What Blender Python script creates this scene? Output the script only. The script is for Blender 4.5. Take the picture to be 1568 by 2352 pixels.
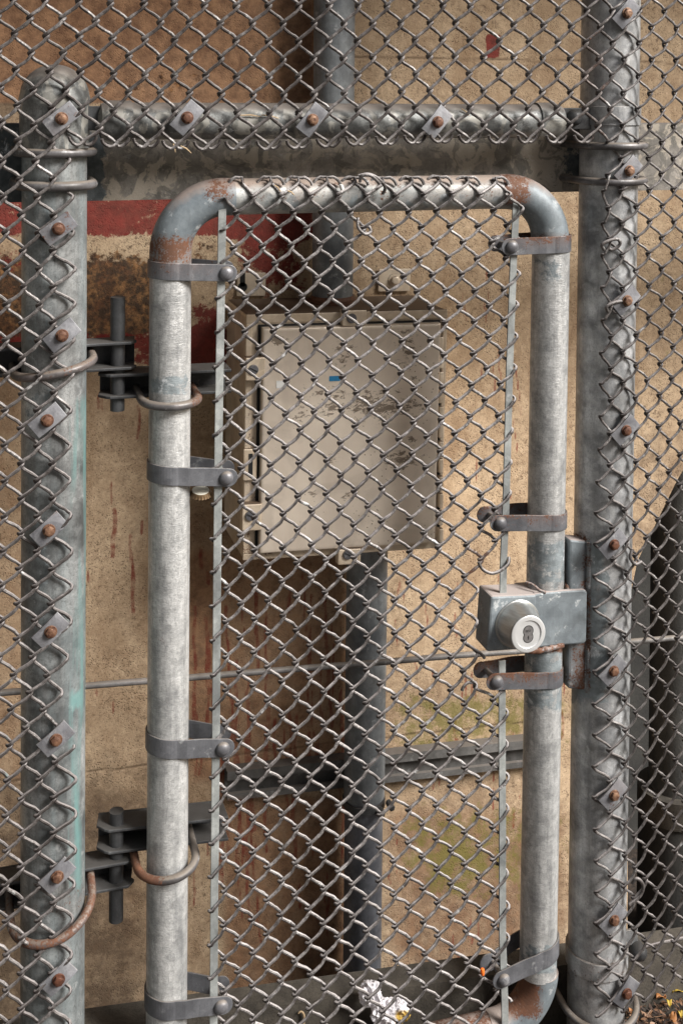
import bpy, bmesh, math, random
import numpy as np
from mathutils import Vector, Matrix, noise as mnoise
random.seed(7); rng=np.random.default_rng(7)
S=bpy.context.scene
for o in list(bpy.data.objects): bpy.data.objects.remove(o)
# ------------------------------------------------------------------ camera
F=2820.;YAW=math.radians(-17.4);PIT=math.atan(.0294);ROLL=math.radians(.53);YC=280.
C0=np.array([0,-1.75,1.6])
def Rx(a):c,s=math.cos(a),math.sin(a);return np.array([[1,0,0],[0,c,-s],[0,s,c]])
def Rz(a):c,s=math.cos(a),math.sin(a);return np.array([[c,-s,0],[s,c,0],[0,0,1]])
RM=Rz(YAW)@Rx(math.pi/2-PIT)@Rz(ROLL)
def P(x,y,Y=0.):
    """a point on the plane at depth Y, measured on the photograph"""
    d=RM@np.array([(x-784)/F,(YC-y)/F,-1]);t=(Y-C0[1])/d[1];return C0+d*t
def proj(p):
    q=(np.asarray(p,float)-C0)@RM;return 784+F*q[...,0]/-q[...,2],YC-F*q[...,1]/-q[...,2]
cd=bpy.data.cameras.new('camera');cam=bpy.data.objects.new('camera',cd);S.collection.objects.link(cam)
cam.matrix_world=Matrix.Translation(Vector(C0))@Matrix(RM.tolist()).to_4x4()
cd.sensor_fit='VERTICAL';cd.sensor_height=36;cd.sensor_width=24;cd.lens=F/2352*36
cd.shift_y=-(1176-YC)/2352;cd.clip_end=100;cd.clip_start=.05
S.camera=cam
# ------------------------------------------------------------------ light
SUN_AZ,SUN_EL=math.radians(48),math.radians(38)      # azimuth from the fence normal, to the right
w=bpy.data.worlds.new('World');S.world=w;w.use_nodes=True
nt=w.node_tree;bg=nt.nodes['Background'];sky=nt.nodes.new('ShaderNodeTexSky');sky.sky_type='NISHITA';sky.sun_disc=False
sdir=Vector((math.sin(SUN_AZ)*math.cos(SUN_EL),-math.cos(SUN_AZ)*math.cos(SUN_EL),math.sin(SUN_EL)))
sky.sun_elevation=SUN_EL;sky.sun_rotation=math.atan2(sdir.x,sdir.y);sky.dust_density=4;sky.air_density=1;sky.ozone_density=.3
nt.links.new(sky.outputs[0],bg.inputs[0]);bg.inputs[1].default_value=.06
sl=bpy.data.lights.new('sun','SUN');sl.energy=4.9;sl.angle=math.radians(24);sl.color=(1,.975,.94)
sun=bpy.data.objects.new('sun',sl);S.collection.objects.link(sun)
sun.rotation_euler=(-sdir).to_track_quat('-Z','Y').to_euler();sun.location=(1,-2,3)
S.view_settings.view_transform='Standard';S.view_settings.look='None';S.view_settings.gamma=1;S.view_settings.exposure=.64
S.render.resolution_x=682;S.render.resolution_y=1024
S.render.engine='CYCLES'
# ------------------------------------------------------------------ node helper
class NT:
    def __init__(s,name):
        s.m=bpy.data.materials.new(name);s.m.use_nodes=True;s.t=s.m.node_tree;s.b=s.t.nodes['Principled BSDF']
        s.co=s.n('TexCoord').outputs['Object']
    def n(s,k,**kw):
        x=s.t.nodes.new('ShaderNode'+k)
        for a,b in kw.items():setattr(x,a,b)
        return x
    def put(s,i,v):
        if isinstance(v,bpy.types.NodeSocket): s.t.links.new(v,i)
        elif isinstance(v,tuple) and len(v)==3 and i.type=='RGBA': i.default_value=(*v,1)
        else: i.default_value=v
    def map(s,sc,rot=(0,0,0),loc=(0,0,0),co=None):
        x=s.n('Mapping');s.put(x.inputs[0],co or s.co);x.inputs['Scale'].default_value=sc;x.inputs['Rotation'].default_value=rot;x.inputs['Location'].default_value=loc;return x.outputs[0]
    def noise(s,sc,det=4,ro=.55,co=None,dist=0,out=0):
        x=s.n('TexNoise');s.put(x.inputs['Vector'],co or s.co);x.inputs['Scale'].default_value=sc;x.inputs['Detail'].default_value=det;x.inputs['Roughness'].default_value=ro;x.inputs['Distortion'].default_value=dist;return x.outputs[out]
    def voro(s,sc,co=None,feat='F1',out=0):
        x=s.n('TexVoronoi',feature=feat);s.put(x.inputs['Vector'],co or s.co);x.inputs['Scale'].default_value=sc;return x.outputs[out]
    def mr(s,v,a,b,c=0.,d=1.,sm=False):
        x=s.n('MapRange');x.interpolation_type='SMOOTHSTEP' if sm else 'LINEAR'
        s.put(x.inputs[0],v)
        for i,q in enumerate((a,b,c,d)):s.put(x.inputs[i+1],q)
        return x.outputs[0]
    def ma(s,op,a,b=0.,c=0.):
        x=s.n('Math',operation=op);s.put(x.inputs[0],a);s.put(x.inputs[1],b);s.put(x.inputs[2],c);return x.outputs[0]
    def mix(s,f,a,b,mode='MIX'):
        x=s.n('Mix',data_type='RGBA',blend_type=mode);s.put(x.inputs[0],f);s.put(x.inputs[6],a);s.put(x.inputs[7],b);return x.outputs[2]
    def attr(s,name):
        x=s.n('Attribute');x.attribute_name=name;return x.outputs['Fac']
    def up(s):
        g=s.n('NewGeometry');x=s.n('SeparateXYZ');s.put(x.inputs[0],g.outputs['Normal']);return x.outputs[2]
    def bump(s,h,st=.3,d=.001,prev=None):
        x=s.n('Bump');x.inputs['Strength'].default_value=st;x.inputs['Distance'].default_value=d;s.put(x.inputs['Height'],h)
        if prev:s.put(x.inputs['Normal'],prev)
        return x.outputs[0]
    def fin(s,col,ro=.5,me=0.,nor=None,spec=.5):
        s.put(s.b.inputs['Base Color'],col);s.put(s.b.inputs['Roughness'],ro);s.put(s.b.inputs['Metallic'],me)
        s.b.inputs['Specular IOR Level'].default_value=spec
        if nor:s.put(s.b.inputs['Normal'],nor)
        return s.m
RUSTA,RUSTB=(.22,.07,.025),(.07,.028,.015)
def metal(name,base=(.5,.51,.51),dark=(.2,.21,.215),lo=.35,hi=.65,me=.55,ro=.45,streak=.35,white=.3,spang=90,bump=.25,paintc=(.155,.178,.188),dust=.6,dustc=(.2,.165,.13),fine=.35,tint=None,blsc=14,crink=0.,grit=.8,patch=0.,pc2=(.45,.43,.38)):
    n=NT(name)
    bl=n.noise(blsc,5,.6); st=n.noise(1,4,.6,co=n.map((55,55,4)));fi=n.noise(420,3,.6);sp=n.voro(spang,out=1)
    c=n.mix(n.mr(bl,lo,hi),dark,base)
    c=n.mix(n.ma('MULTIPLY',n.mr(st,.45,.7),streak),c,dark)
    bw=n.n('RGBToBW');n.put(bw.inputs[0],sp);v=n.mr(bw.outputs[0],0,1,.82,1.14)
    c=n.mix(1.,c,v,'MULTIPLY')
    c=n.mix(n.ma('MULTIPLY',n.mr(fi,.5,.75),fine),c,dark)
    if tint:
        t=n.noise(1,4,.6,co=n.map((30,30,2.2),loc=(3,1,2)))
        c=n.mix(n.ma('MULTIPLY',n.mr(t,.42,.62),.3),c,tint)
    gt=n.noise(170,7,.85);c=n.mix(n.ma('MULTIPLY',n.mr(gt,.5,.62),fine*grit),c,dark)
    g2=n.noise(1,7,.8,co=n.map((230,230,26),loc=(7,1,1)));c=n.mix(n.ma('MULTIPLY',n.mr(g2,.54,.66),fine*.75),c,tuple(q*.6 for q in dark))
    if patch:
        pn=n.noise(22,7,.62,dist=1.5);c=n.mix(n.ma('MULTIPLY',n.mr(pn,.5,.545),patch),c,pc2)
        pn=n.noise(31,7,.62,dist=1.2,co=n.map((1,1,1),loc=(4,4,4)));c=n.mix(n.ma('MULTIPLY',n.mr(pn,.53,.57),patch*.9),c,dark)
    wm=n.mr(n.noise(38,6,.7),.6,.68);wm=n.ma('MULTIPLY',wm,white);c=n.mix(wm,c,(.72,.74,.74))
    # painted / cold-galvanised patches, kept where the object has them
    nb=n.noise(46,6,.72);pa=n.attr('paint');pm=n.mr(n.ma('ADD',pa,n.ma('MULTIPLY',n.ma('SUBTRACT',nb,.5),1.3)),.46,.56)
    pc=n.mix(n.mr(n.noise(90,4),.4,.7),paintc,tuple(min(1,q*1.5+.02) for q in paintc));pc=n.mix(n.mr(n.noise(24,7,.75,dist=.5),.58,.66),pc,(.55,.58,.6))
    c=n.mix(pm,c,pc)
    gi=n.attr('grime');c=n.mix(n.ma('MULTIPLY',n.mr(n.ma('ADD',gi,n.ma('MULTIPLY',n.ma('SUBTRACT',gt,.5),1.2)),.35,.75),.85),c,(.035,.028,.026))
    gr=n.attr('green');gm=n.ma('MULTIPLY',n.mr(n.ma('ADD',gr,n.ma('MULTIPLY',n.ma('SUBTRACT',st,.5),1.8)),.38,.8),.65);c=n.mix(gm,c,(.2,.4,.39))
    du=n.ma('MULTIPLY',n.mr(n.ma('ADD',n.up(),n.ma('MULTIPLY',n.ma('SUBTRACT',nb,.5),.5)),.45,.75),dust);c=n.mix(du,c,dustc)
    ru=n.attr('rust');rn=n.ma('ADD',n.ma('MULTIPLY',n.noise(60,8,.8),.6),n.ma('MULTIPLY',n.noise(320,4,.7),.4));rm=n.mr(n.ma('ADD',ru,n.ma('MULTIPLY',n.ma('SUBTRACT',rn,.5),3.2)),.46,.62)
    sm=n.mr(n.noise(30,5,.65),.4,.6);oc=n.mix(sm,(.2,.072,.028),(.1,.04,.022))
    rc=n.mix(n.mr(n.noise(130,5,.7),.35,.65),RUSTB,oc);c=n.mix(rm,c,rc)
    hal=n.ma('MULTIPLY',n.mr(n.ma('ADD',ru,n.ma('MULTIPLY',n.ma('SUBTRACT',bl,.5),1.2)),.25,.7),.45);c=n.mix(hal,c,(.13,.065,.038))
    mk=n.ma('MAXIMUM',rm,n.ma('MAXIMUM',du,n.ma('MULTIPLY',pm,.7)))
    met=n.ma('MULTIPLY',n.ma('SUBTRACT',1.,mk),me*.5)
    rou=n.ma('ADD',n.ma('MULTIPLY',mk,.35),n.mr(bl,.3,.7,ro+.1,ro-.08));rou=n.ma('MINIMUM',rou,.95)
    h=n.ma('ADD',n.ma('MULTIPLY',n.ma('ADD',fi,gt),.6),n.ma('ADD',n.ma('MULTIPLY',rn,n.ma('ADD',n.ma('MULTIPLY',rm,2.),.4)),n.ma('MULTIPLY',bl,1.2)))
    if crink:h=n.ma('ADD',h,n.ma('MULTIPLY',n.noise(1,5,.7,co=n.map((90,90,420)),dist=1.),crink*1.6))
    return n.fin(c,rou,met,n.bump(h,bump,.0012))
M={}
M['pipe']=metal('galvanised_pipe',blsc=30,crink=1.,base=(.58,.585,.58),dark=(.17,.175,.178),lo=.2,hi=.55,streak=.7,white=.12,grit=.4,me=.75,ro=.38,fine=.6,spang=170,bump=.45,dust=.75,dustc=(.3,.25,.21))
M['post_l']=metal('weathered_post',base=(.46,.475,.475),dark=(.08,.083,.083),fine=.6,lo=.35,hi=.68,streak=.55,tint=(.3,.38,.4),me=.9,dust=.5)
M['post_r']=metal('galvanised_post',base=(.55,.56,.57),dark=(.16,.165,.17),lo=.33,hi=.64,fine=.6,patch=.1,streak=.5,grit=.5,white=.3,blsc=22,me=.6,ro=.4,bump=.5)
M['elbow']=metal('painted_elbow',base=(.25,.285,.305),dark=(.1,.12,.135),me=.25,ro=.5,white=.35,streak=.3,dustc=(.27,.21,.18),dust=.8)
M['cond']=metal('grey_conduit',base=(.28,.30,.31),dark=(.1,.11,.12),me=.3,ro=.5,white=.35,streak=.5)
M['cond2']=metal('blue_grey_conduit',base=(.19,.2,.225),dark=(.085,.09,.105),me=.2,ro=.5,white=.2,streak=.3)
M['dark']=metal('dark_hardware',base=(.1,.105,.11),dark=(.028,.028,.03),me=.45,ro=.5,white=.1,streak=.4,dust=.7,dustc=(.06,.055,.05))
M['band']=metal('band_steel',base=(.17,.175,.19),dark=(.07,.072,.08),me=.5,ro=.45,white=.25,streak=.25,dust=.4)
M['zinc']=metal('zinc_bolt',base=(.2,.2,.215),dark=(.08,.08,.088),me=.6,ro=.42,white=.2)
M['clamp']=metal('clamp_plate_steel',base=(.27,.275,.295),dark=(.09,.09,.1),me=.5,ro=.55,white=.25,patch=.2,pc2=(.34,.34,.35),streak=.5,dust=.3)
M['toprail']=metal('gate_top_rail_steel',patch=.25,base=(.42,.43,.42),dark=(.13,.14,.14),lo=.35,hi=.62,me=.3,ro=.5,white=.6,streak=.2,dust=1.,dustc=(.32,.26,.22),fine=.6)
M['rod']=metal('rod_steel',base=(.26,.25,.25),dark=(.09,.085,.08),me=.4,ro=.55,white=.25,dust=.5)
M['strut']=metal('strut_steel',base=(.17,.165,.16),dark=(.06,.058,.055),me=.3,ro=.55,white=.2,dust=.6,dustc=(.12,.1,.085))
M['wire']=metal('mesh_wire',base=(.24,.225,.22),dark=(.045,.038,.035),lo=.36,hi=.68,me=.8,ro=.46,white=.35,streak=.4,fine=1.,dust=.55,dustc=(.36,.33,.325),bump=.6)
M['wire_g']=metal('gate_wire',base=(.29,.275,.272),dark=(.05,.043,.04),lo=.36,hi=.66,me=.8,ro=.46,white=.6,streak=.3,fine=1.,dust=.7,dustc=(.48,.45,.445),bump=.8)
M['bar']=metal('bar_steel',base=(.38,.4,.39),dark=(.15,.16,.16),me=.3,ro=.5,white=.2,streak=.4)
M['ubolt']=metal('u_bolt_steel',base=(.17,.165,.17),dark=(.05,.046,.045),me=.5,ro=.42,white=.35)
M['beam']=metal('beam_steel',patch=.65,pc2=(.42,.37,.3),base=(.34,.31,.275),dark=(.085,.08,.07),lo=.3,hi=.66,me=.12,ro=.7,white=.18,streak=.15,paintc=(.06,.07,.075),dust=.9,dustc=(.13,.11,.1),bump=.6)
M['rail']=metal('rail_steel',patch=.5,fine=.8,base=(.27,.28,.275),dark=(.07,.072,.07),lo=.35,hi=.65,me=.35,ro=.5,white=.5,streak=.1,dust=.95,dustc=(.15,.13,.115))
M['box']=metal('stainless',base=(.82,.71,.57),dark=(.5,.4,.29),me=.5,ro=.34,white=.1,streak=.15,spang=30,fine=.2,bump=.08,dust=1.0,dustc=(.11,.075,.05))
M['lock']=metal('lock_case_paint',base=(.25,.285,.305),dark=(.13,.15,.165),me=.3,ro=.45,white=.7,streak=.1,dustc=(.35,.3,.28),dust=.9)
def rusty():
    n=NT('rusty_bolt');a=n.noise(160,5,.7);oi=n.n('ObjectInfo');c=n.mix(n.mr(a,.35,.65),(.07,.03,.02),n.mix(oi.outputs['Random'],(.13,.05,.028),(.3,.18,.11)));return n.fin(c,.5,.3,n.bump(a,.7,.001))
M['rusty']=rusty()
def brushed():
    n=NT('brushed_nickel');a=n.noise(1,3,.6,co=n.map((60,60,900)));return n.fin(n.mix(a,(.36,.37,.365),(.6,.61,.6)),n.mr(a,.3,.7,.28,.4),.85,n.bump(a,.05,.0005))
M['nickel']=brushed()
def flat(name,c,ro=.6,me=0.,var=.25,sc=60,b=.2):
    n=NT(name);a=n.noise(sc,5,.65);return n.fin(n.mix(n.mr(a,.3,.7),tuple(q*(1-var) for q in c),c),ro,me,n.bump(a,b,.001))
M['core']=flat('lock_face',(.7,.7,.7),.35,.3,.1);M['ring']=flat('lock_ring',(.78,.79,.79),.28,.5,.12);M['black']=flat('black_recess',(.01,.01,.01),.8)
M['blue']=flat('blue_sticker',(.02,.19,.38),.4);M['white']=flat('white_label',(.72,.72,.7),.6)
M['coremid']=flat('core_metal',(.3,.29,.29),.4,.6,.3,300)
M['orange']=flat('orange_plastic',(.8,.16,.02),.45);M['cap_w']=flat('cap_liner',(.62,.6,.52),.55);M['cap_b']=flat('cap_rim',(.16,.1,.05),.5,.4)
M['straw']=flat('straw',(.45,.33,.2),.8)
def wallmat():
    n=NT('painted_concrete')
    a=n.ma('ADD',n.ma('MULTIPLY',n.noise(5,7,.7,dist=.6),.6),n.ma('MULTIPLY',n.noise(22,6,.75),.4));b=n.noise(60,5,.65);f=n.noise(330,3,.6)
    c=n.mix(n.mr(a,.36,.62),(.31,.215,.135),(.54,.41,.275))
    c=n.mix(n.ma('MULTIPLY',n.mr(b,.5,.72),.4),c,(.26,.18,.11))
    # pits and dark pinholes
    v=n.voro(260);pm=n.ma('MULTIPLY',n.mr(v,.36,.2),n.mr(n.noise(16,5,.7),.44,.6));c=n.mix(n.ma('MULTIPLY',pm,.6),c,(.045,.03,.02))
    v2=n.voro(120,co=n.map((1,1,1.4)));p2=n.ma('MULTIPLY',n.mr(v2,.2,.1),n.mr(n.noise(12,4),.45,.55));c=n.mix(n.ma('MULTIPLY',n.mr(n.noise(1,6,.75,co=n.map((14,14,2.5))),.52,.68),.4),c,(.25,.15,.08));c=n.mix(n.ma('MULTIPLY',p2,.8),c,(.06,.04,.03))
    c=n.mix(n.ma('MULTIPLY',n.mr(f,.54,.66),.4),c,(.12,.08,.055))
    k2=n.noise(110,6,.8);c=n.mix(n.ma('MULTIPLY',n.mr(k2,.55,.62),n.mr(n.noise(5,4),.4,.62,.05,.85)),c,(.1,.065,.042));c=n.mix(n.ma('MULTIPLY',n.mr(k2,.46,.38),.35),c,(.68,.52,.36))
    def mask(at,k,nz,lo=.46,hi=.56):
        return n.mr(n.ma('ADD',n.attr(at),n.ma('MULTIPLY',n.ma('SUBTRACT',nz,.5),k)),lo,hi)
    big=n.noise(26,7,.72);vst=n.noise(1,6,.7,co=n.map((60,60,9)))
    st2=n.noise(6.5,8,.72,dist=.8,co=n.map((1,1,.6),loc=(2,0,5)));c=n.mix(n.ma('MULTIPLY',n.mr(st2,.5,.66),.5),c,(.2,.12,.065))
    dk=n.ma('MULTIPLY',mask('dirt_shade',1.5,big,.3,.9),.85);c=n.mix(dk,c,(.075,.05,.033))
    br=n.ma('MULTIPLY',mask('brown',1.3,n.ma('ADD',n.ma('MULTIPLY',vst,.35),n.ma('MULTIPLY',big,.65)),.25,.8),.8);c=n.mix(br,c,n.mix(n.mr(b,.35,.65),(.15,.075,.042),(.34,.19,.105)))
    rs=mask('rust',1.9,n.noise(48,7,.75));c=n.mix(n.ma('MULTIPLY',rs,.9),c,n.mix(n.mr(n.noise(75,7,.75),.44,.6),(.03,.015,.01),n.mix(n.mr(n.noise(30,5,.7),.4,.6),(.12,.045,.02),(.3,.15,.06))))
    rd=mask('red',1.9,n.ma('ADD',n.ma('MULTIPLY',n.noise(17,8,.8,dist=.6),.6),n.ma('MULTIPLY',n.noise(90,6,.75),.4)));c=n.mix(n.ma('MULTIPLY',rd,.92),c,n.mix(n.mr(b,.3,.75),(.1,.012,.012),(.24,.03,.026)))
    dr=mask('drip',1.7,n.noise(1,7,.8,co=n.map((150,150,26))),.4,.75);c=n.mix(n.ma('MULTIPLY',dr,n.mr(n.noise(70,6,.75),.38,.6,.25,.85)),c,(.17,.03,.02))
    mo=n.ma('MULTIPLY',mask('moss',2.4,n.noise(34,8,.8),.42,.7),.75);c=n.mix(mo,c,(.13,.12,.025))
    jo=n.attr('joint');c=n.mix(n.ma('MULTIPLY',jo,.55),c,(.08,.05,.03))
    h=n.ma('SUBTRACT',n.ma('ADD',n.ma('MULTIPLY',b,1.),n.ma('MULTIPLY',f,.5)),n.ma('ADD',n.ma('MULTIPLY',pm,1.),jo))
    return n.fin(c,.88,0.,n.bump(h,.6,.002),.25)
M['wall']=wallmat()
def concrete(name,a,b,sc=12):
    n=NT(name);x=n.noise(sc,6,.65);f=n.noise(280,3,.6);c=n.mix(n.mr(x,.3,.7),a,b);c=n.mix(n.ma('MULTIPLY',n.mr(f,.5,.7),.4),c,tuple(q*.4 for q in a));return n.fin(c,.85,0.,n.bump(n.ma('ADD',x,f),.5,.002),.3)
M['greycon']=concrete('grey_concrete',(.045,.046,.045),(.1,.1,.094));M['blockcon']=concrete('blocker_concrete',(.12,.12,.115),(.2,.2,.19),3)
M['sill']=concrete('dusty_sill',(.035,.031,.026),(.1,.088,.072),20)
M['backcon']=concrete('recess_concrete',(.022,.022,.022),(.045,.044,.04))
def soil():
    n=NT('soil');a=n.noise(60,7,.7);return n.fin(n.mix(n.mr(a,.35,.65),(.012,.009,.007),(.05,.034,.024)),.9,0.,n.bump(a,1.,.006))
M['soil']=soil()
def litterm():
    n=NT('litter');r=n.n('ObjectInfo');g=n.n('NewGeometry');cr=n.n('ValToRGB');n.put(cr.inputs[0],g.outputs['Random Per Island'])
    e=cr.color_ramp.elements;e[0].color=(.02,.013,.01,1);e[1].color=(.3,.2,.14,1);e[1].position=.98
    for p,c in((.3,(.035,.02,.014)),(.6,(.1,.052,.03)),(.85,(.2,.1,.045))):q=e.new(p);q.color=(*c,1)
    return n.fin(cr.outputs[0],.75)
M['litter']=litterm();M['yellow']=flat('yellow_leaf',(.42,.29,.03),.6);M['oleaf']=flat('orange_leaf',(.34,.14,.04),.6);M['tissue']=flat('tissue_paper',(.8,.78,.8),.9,0,.08,30,.3)
def tissue():
    n=NT('tissue_paper');a=n.noise(26,4);y=n.mr(n.ma('ADD',n.attr('stain'),n.ma('MULTIPLY',n.ma('SUBTRACT',n.noise(90,5),.5),.5)),.4,.9)
    return n.fin(n.mix(y,n.mix(a,(.62,.6,.64),(.82,.8,.82)),(.5,.33,.07)),.9,0.,None,.1)
M['tissue']=tissue()
# ------------------------------------------------------------------ object helpers
COL=S.collection
def thing(name,label,cat,loc=(0,0,0),group=None):
    o=bpy.data.objects.new(name,None);COL.objects.link(o);o.location=loc;o.empty_display_size=.05;o['label']=label;o['category']=cat
    if group:o['group']=group
    return o
TIE_=0
def tag(o,label,cat,group=None):
    o['label']=label;o['category']=cat
    if group:o['group']=group
    return o
def rootloc(o):
    v=Vector((0,0,0))
    while o is not None: v=v+o.location;o=o.parent
    return v
def obj(name,V,Fc,mat,parent=None,smooth=True,bevel=0,attrs=None):
    V=np.asarray(V,float);off=np.array(rootloc(parent)) if parent else np.zeros(3)
    me=bpy.data.meshes.new(name);me.from_pydata((V-off).tolist(),[],Fc);me.materials.append(M[mat] if isinstance(mat,str) else mat)
    if smooth:
        me.polygons.foreach_set('use_smooth',[True]*len(me.polygons));me.set_sharp_from_angle(angle=math.radians(42))
    if attrs:
        for k,fn in attrs.items():
            a=me.attributes.new(k,'FLOAT','POINT');a.data.foreach_set('value',np.asarray(fn(V),dtype=np.float32))
    me.update();o=bpy.data.objects.new(name,me);COL.objects.link(o)
    if parent:o.parent=parent
    if bevel:
        b=o.modifiers.new('b','BEVEL');b.width=bevel;b.segments=2;b.limit_method='ANGLE';b.angle_limit=math.radians(40)
        if smooth:
            try: me.shade_smooth()
            except Exception: pass
            wn=o.modifiers.new('w','WEIGHTED_NORMAL');wn.keep_sharp=False
    return o
def merge(*parts):
    V=[];Fc=[];n=0
    for v,f in parts:
        V.append(np.asarray(v,float));Fc+=[[i+n for i in q] for q in f];n+=len(v)
    return np.vstack(V),Fc
def tube(pts,r,seg=12,caps=True,up=None):
    pts=np.asarray(pts,float);n=len(pts);rr=np.full(n,r) if np.isscalar(r) else np.asarray(r)
    T=np.gradient(pts,axis=0);T/=np.linalg.norm(T,axis=1)[:,None]+1e-12
    u=np.array(up if up is not None else ([0,0,1.] if abs(T[0,2])<.9 else [0,1.,0]));u=u-T[0]*u.dot(T[0]);u/=np.linalg.norm(u)
    V=np.zeros((n,seg,3));a=np.arange(seg)*2*math.pi/seg;ca,sa=np.cos(a)[:,None],np.sin(a)[:,None]
    for i in range(n):
        u=u-T[i]*u.dot(T[i]);u/=np.linalg.norm(u);b=np.cross(T[i],u);V[i]=pts[i]+rr[i]*(ca*u+sa*b)
    Fc=[[i*seg+j,i*seg+(j+1)%seg,(i+1)*seg+(j+1)%seg,(i+1)*seg+j] for i in range(n-1) for j in range(seg)]
    if caps:Fc+=[list(range(seg))[::-1],[(n-1)*seg+j for j in range(seg)]]
    return V.reshape(-1,3),Fc
def line(a,b,n):return np.linspace(np.asarray(a,float),np.asarray(b,float),n)
def box(c,s,rot=None):
    v=np.array([[x,y,z] for x in(-.5,.5) for y in(-.5,.5) for z in(-.5,.5)])*np.array(s)
    if rot is not None:v=v@np.asarray(rot).T
    return v+np.array(c),[[0,1,3,2],[4,6,7,5],[0,4,5,1],[2,3,7,6],[0,2,6,4],[1,5,7,3]]
def Ry(a):c,s=math.cos(a),math.sin(a);return np.array([[c,0,s],[0,1,0],[-s,0,c]])
def lathe(axis_o,axis_d,prof,seg=32):
    """prof: list of (t along axis, radius)"""
    d=np.array(axis_d,float);d/=np.linalg.norm(d);u=np.cross(d,[0,0,1.]) if abs(d[2])<.9 else np.array([1.,0,0]);u/=np.linalg.norm(u);b=np.cross(d,u)
    a=np.arange(seg)*2*math.pi/seg;V=[];
    for t,r in prof:V+=[np.array(axis_o)+d*t+r*(math.cos(q)*u+math.sin(q)*b) for q in a]
    n=len(prof);Fc=[[i*seg+j,(i+1)*seg+j,(i+1)*seg+(j+1)%seg,i*seg+(j+1)%seg] for i in range(n-1) for j in range(seg)]
    Fc+=[list(range(seg)),[(n-1)*seg+j for j in range(seg)][::-1]]
    return np.array(V),Fc
def prism(poly,y0,y1):
    """polygon in X,Z extruded along Y"""
    n=len(poly);V=[(x,y0,z) for x,z in poly]+[(x,y1,z) for x,z in poly]
    return np.array(V),[list(range(n)),[n+i for i in range(n)][::-1]]+[[i,n+i,n+(i+1)%n,(i+1)%n] for i in range(n)]
def vprism(poly,z0,z1):
    """polygon in X,Y extruded along Z"""
    n=len(poly);V=[(x,y,z0) for x,y in poly]+[(x,y,z1) for x,y in poly]
    return np.array(V),[list(range(n))[::-1],[n+i for i in range(n)]]+[[i,(i+1)%n,n+(i+1)%n,n+i] for i in range(n)]
def ss(x,a,b):
    t=np.clip((x-a)/(b-a),0,1);return t*t*(3-2*t)
def bx(x,y,x0,x1,y0,y1,s=12):return ss(x,x0-s,x0+s)*(1-ss(x,x1-s,x1+s))*ss(y,y0-s,y0+s)*(1-ss(y,y1-s,y1+s))
def wob(pts,amp,sc,seed=0):
    return np.array([p+amp*np.array(mnoise.noise_vector(Vector(p)*sc+Vector((seed,0,0)))) for p in pts])
def hexbolt(parent,c,r,h,mat='rusty',name='bolt',rot=.2,washer=None):
    hx=[(c[0]+r*math.cos(rot+i*math.pi/3),c[2]+r*math.sin(rot+i*math.pi/3)) for i in range(6)]
    parts=[prism(hx,c[1]-h,c[1])]
    parts.append(lathe((c[0],c[1]-h-.0012,c[2]),(0,1,0),[(0,r*.45),(.0006,r*.8),(.0015,r*.86),(.002,r*.86)],18))
    if washer:parts.append(lathe((c[0],c[1]-.0015,c[2]),(0,1,0),[(0,washer*.96),(.0004,washer),(.0015,washer)],20))
    return obj(name,*merge(*parts),mat,parent,smooth=False,bevel=.0006)
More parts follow.
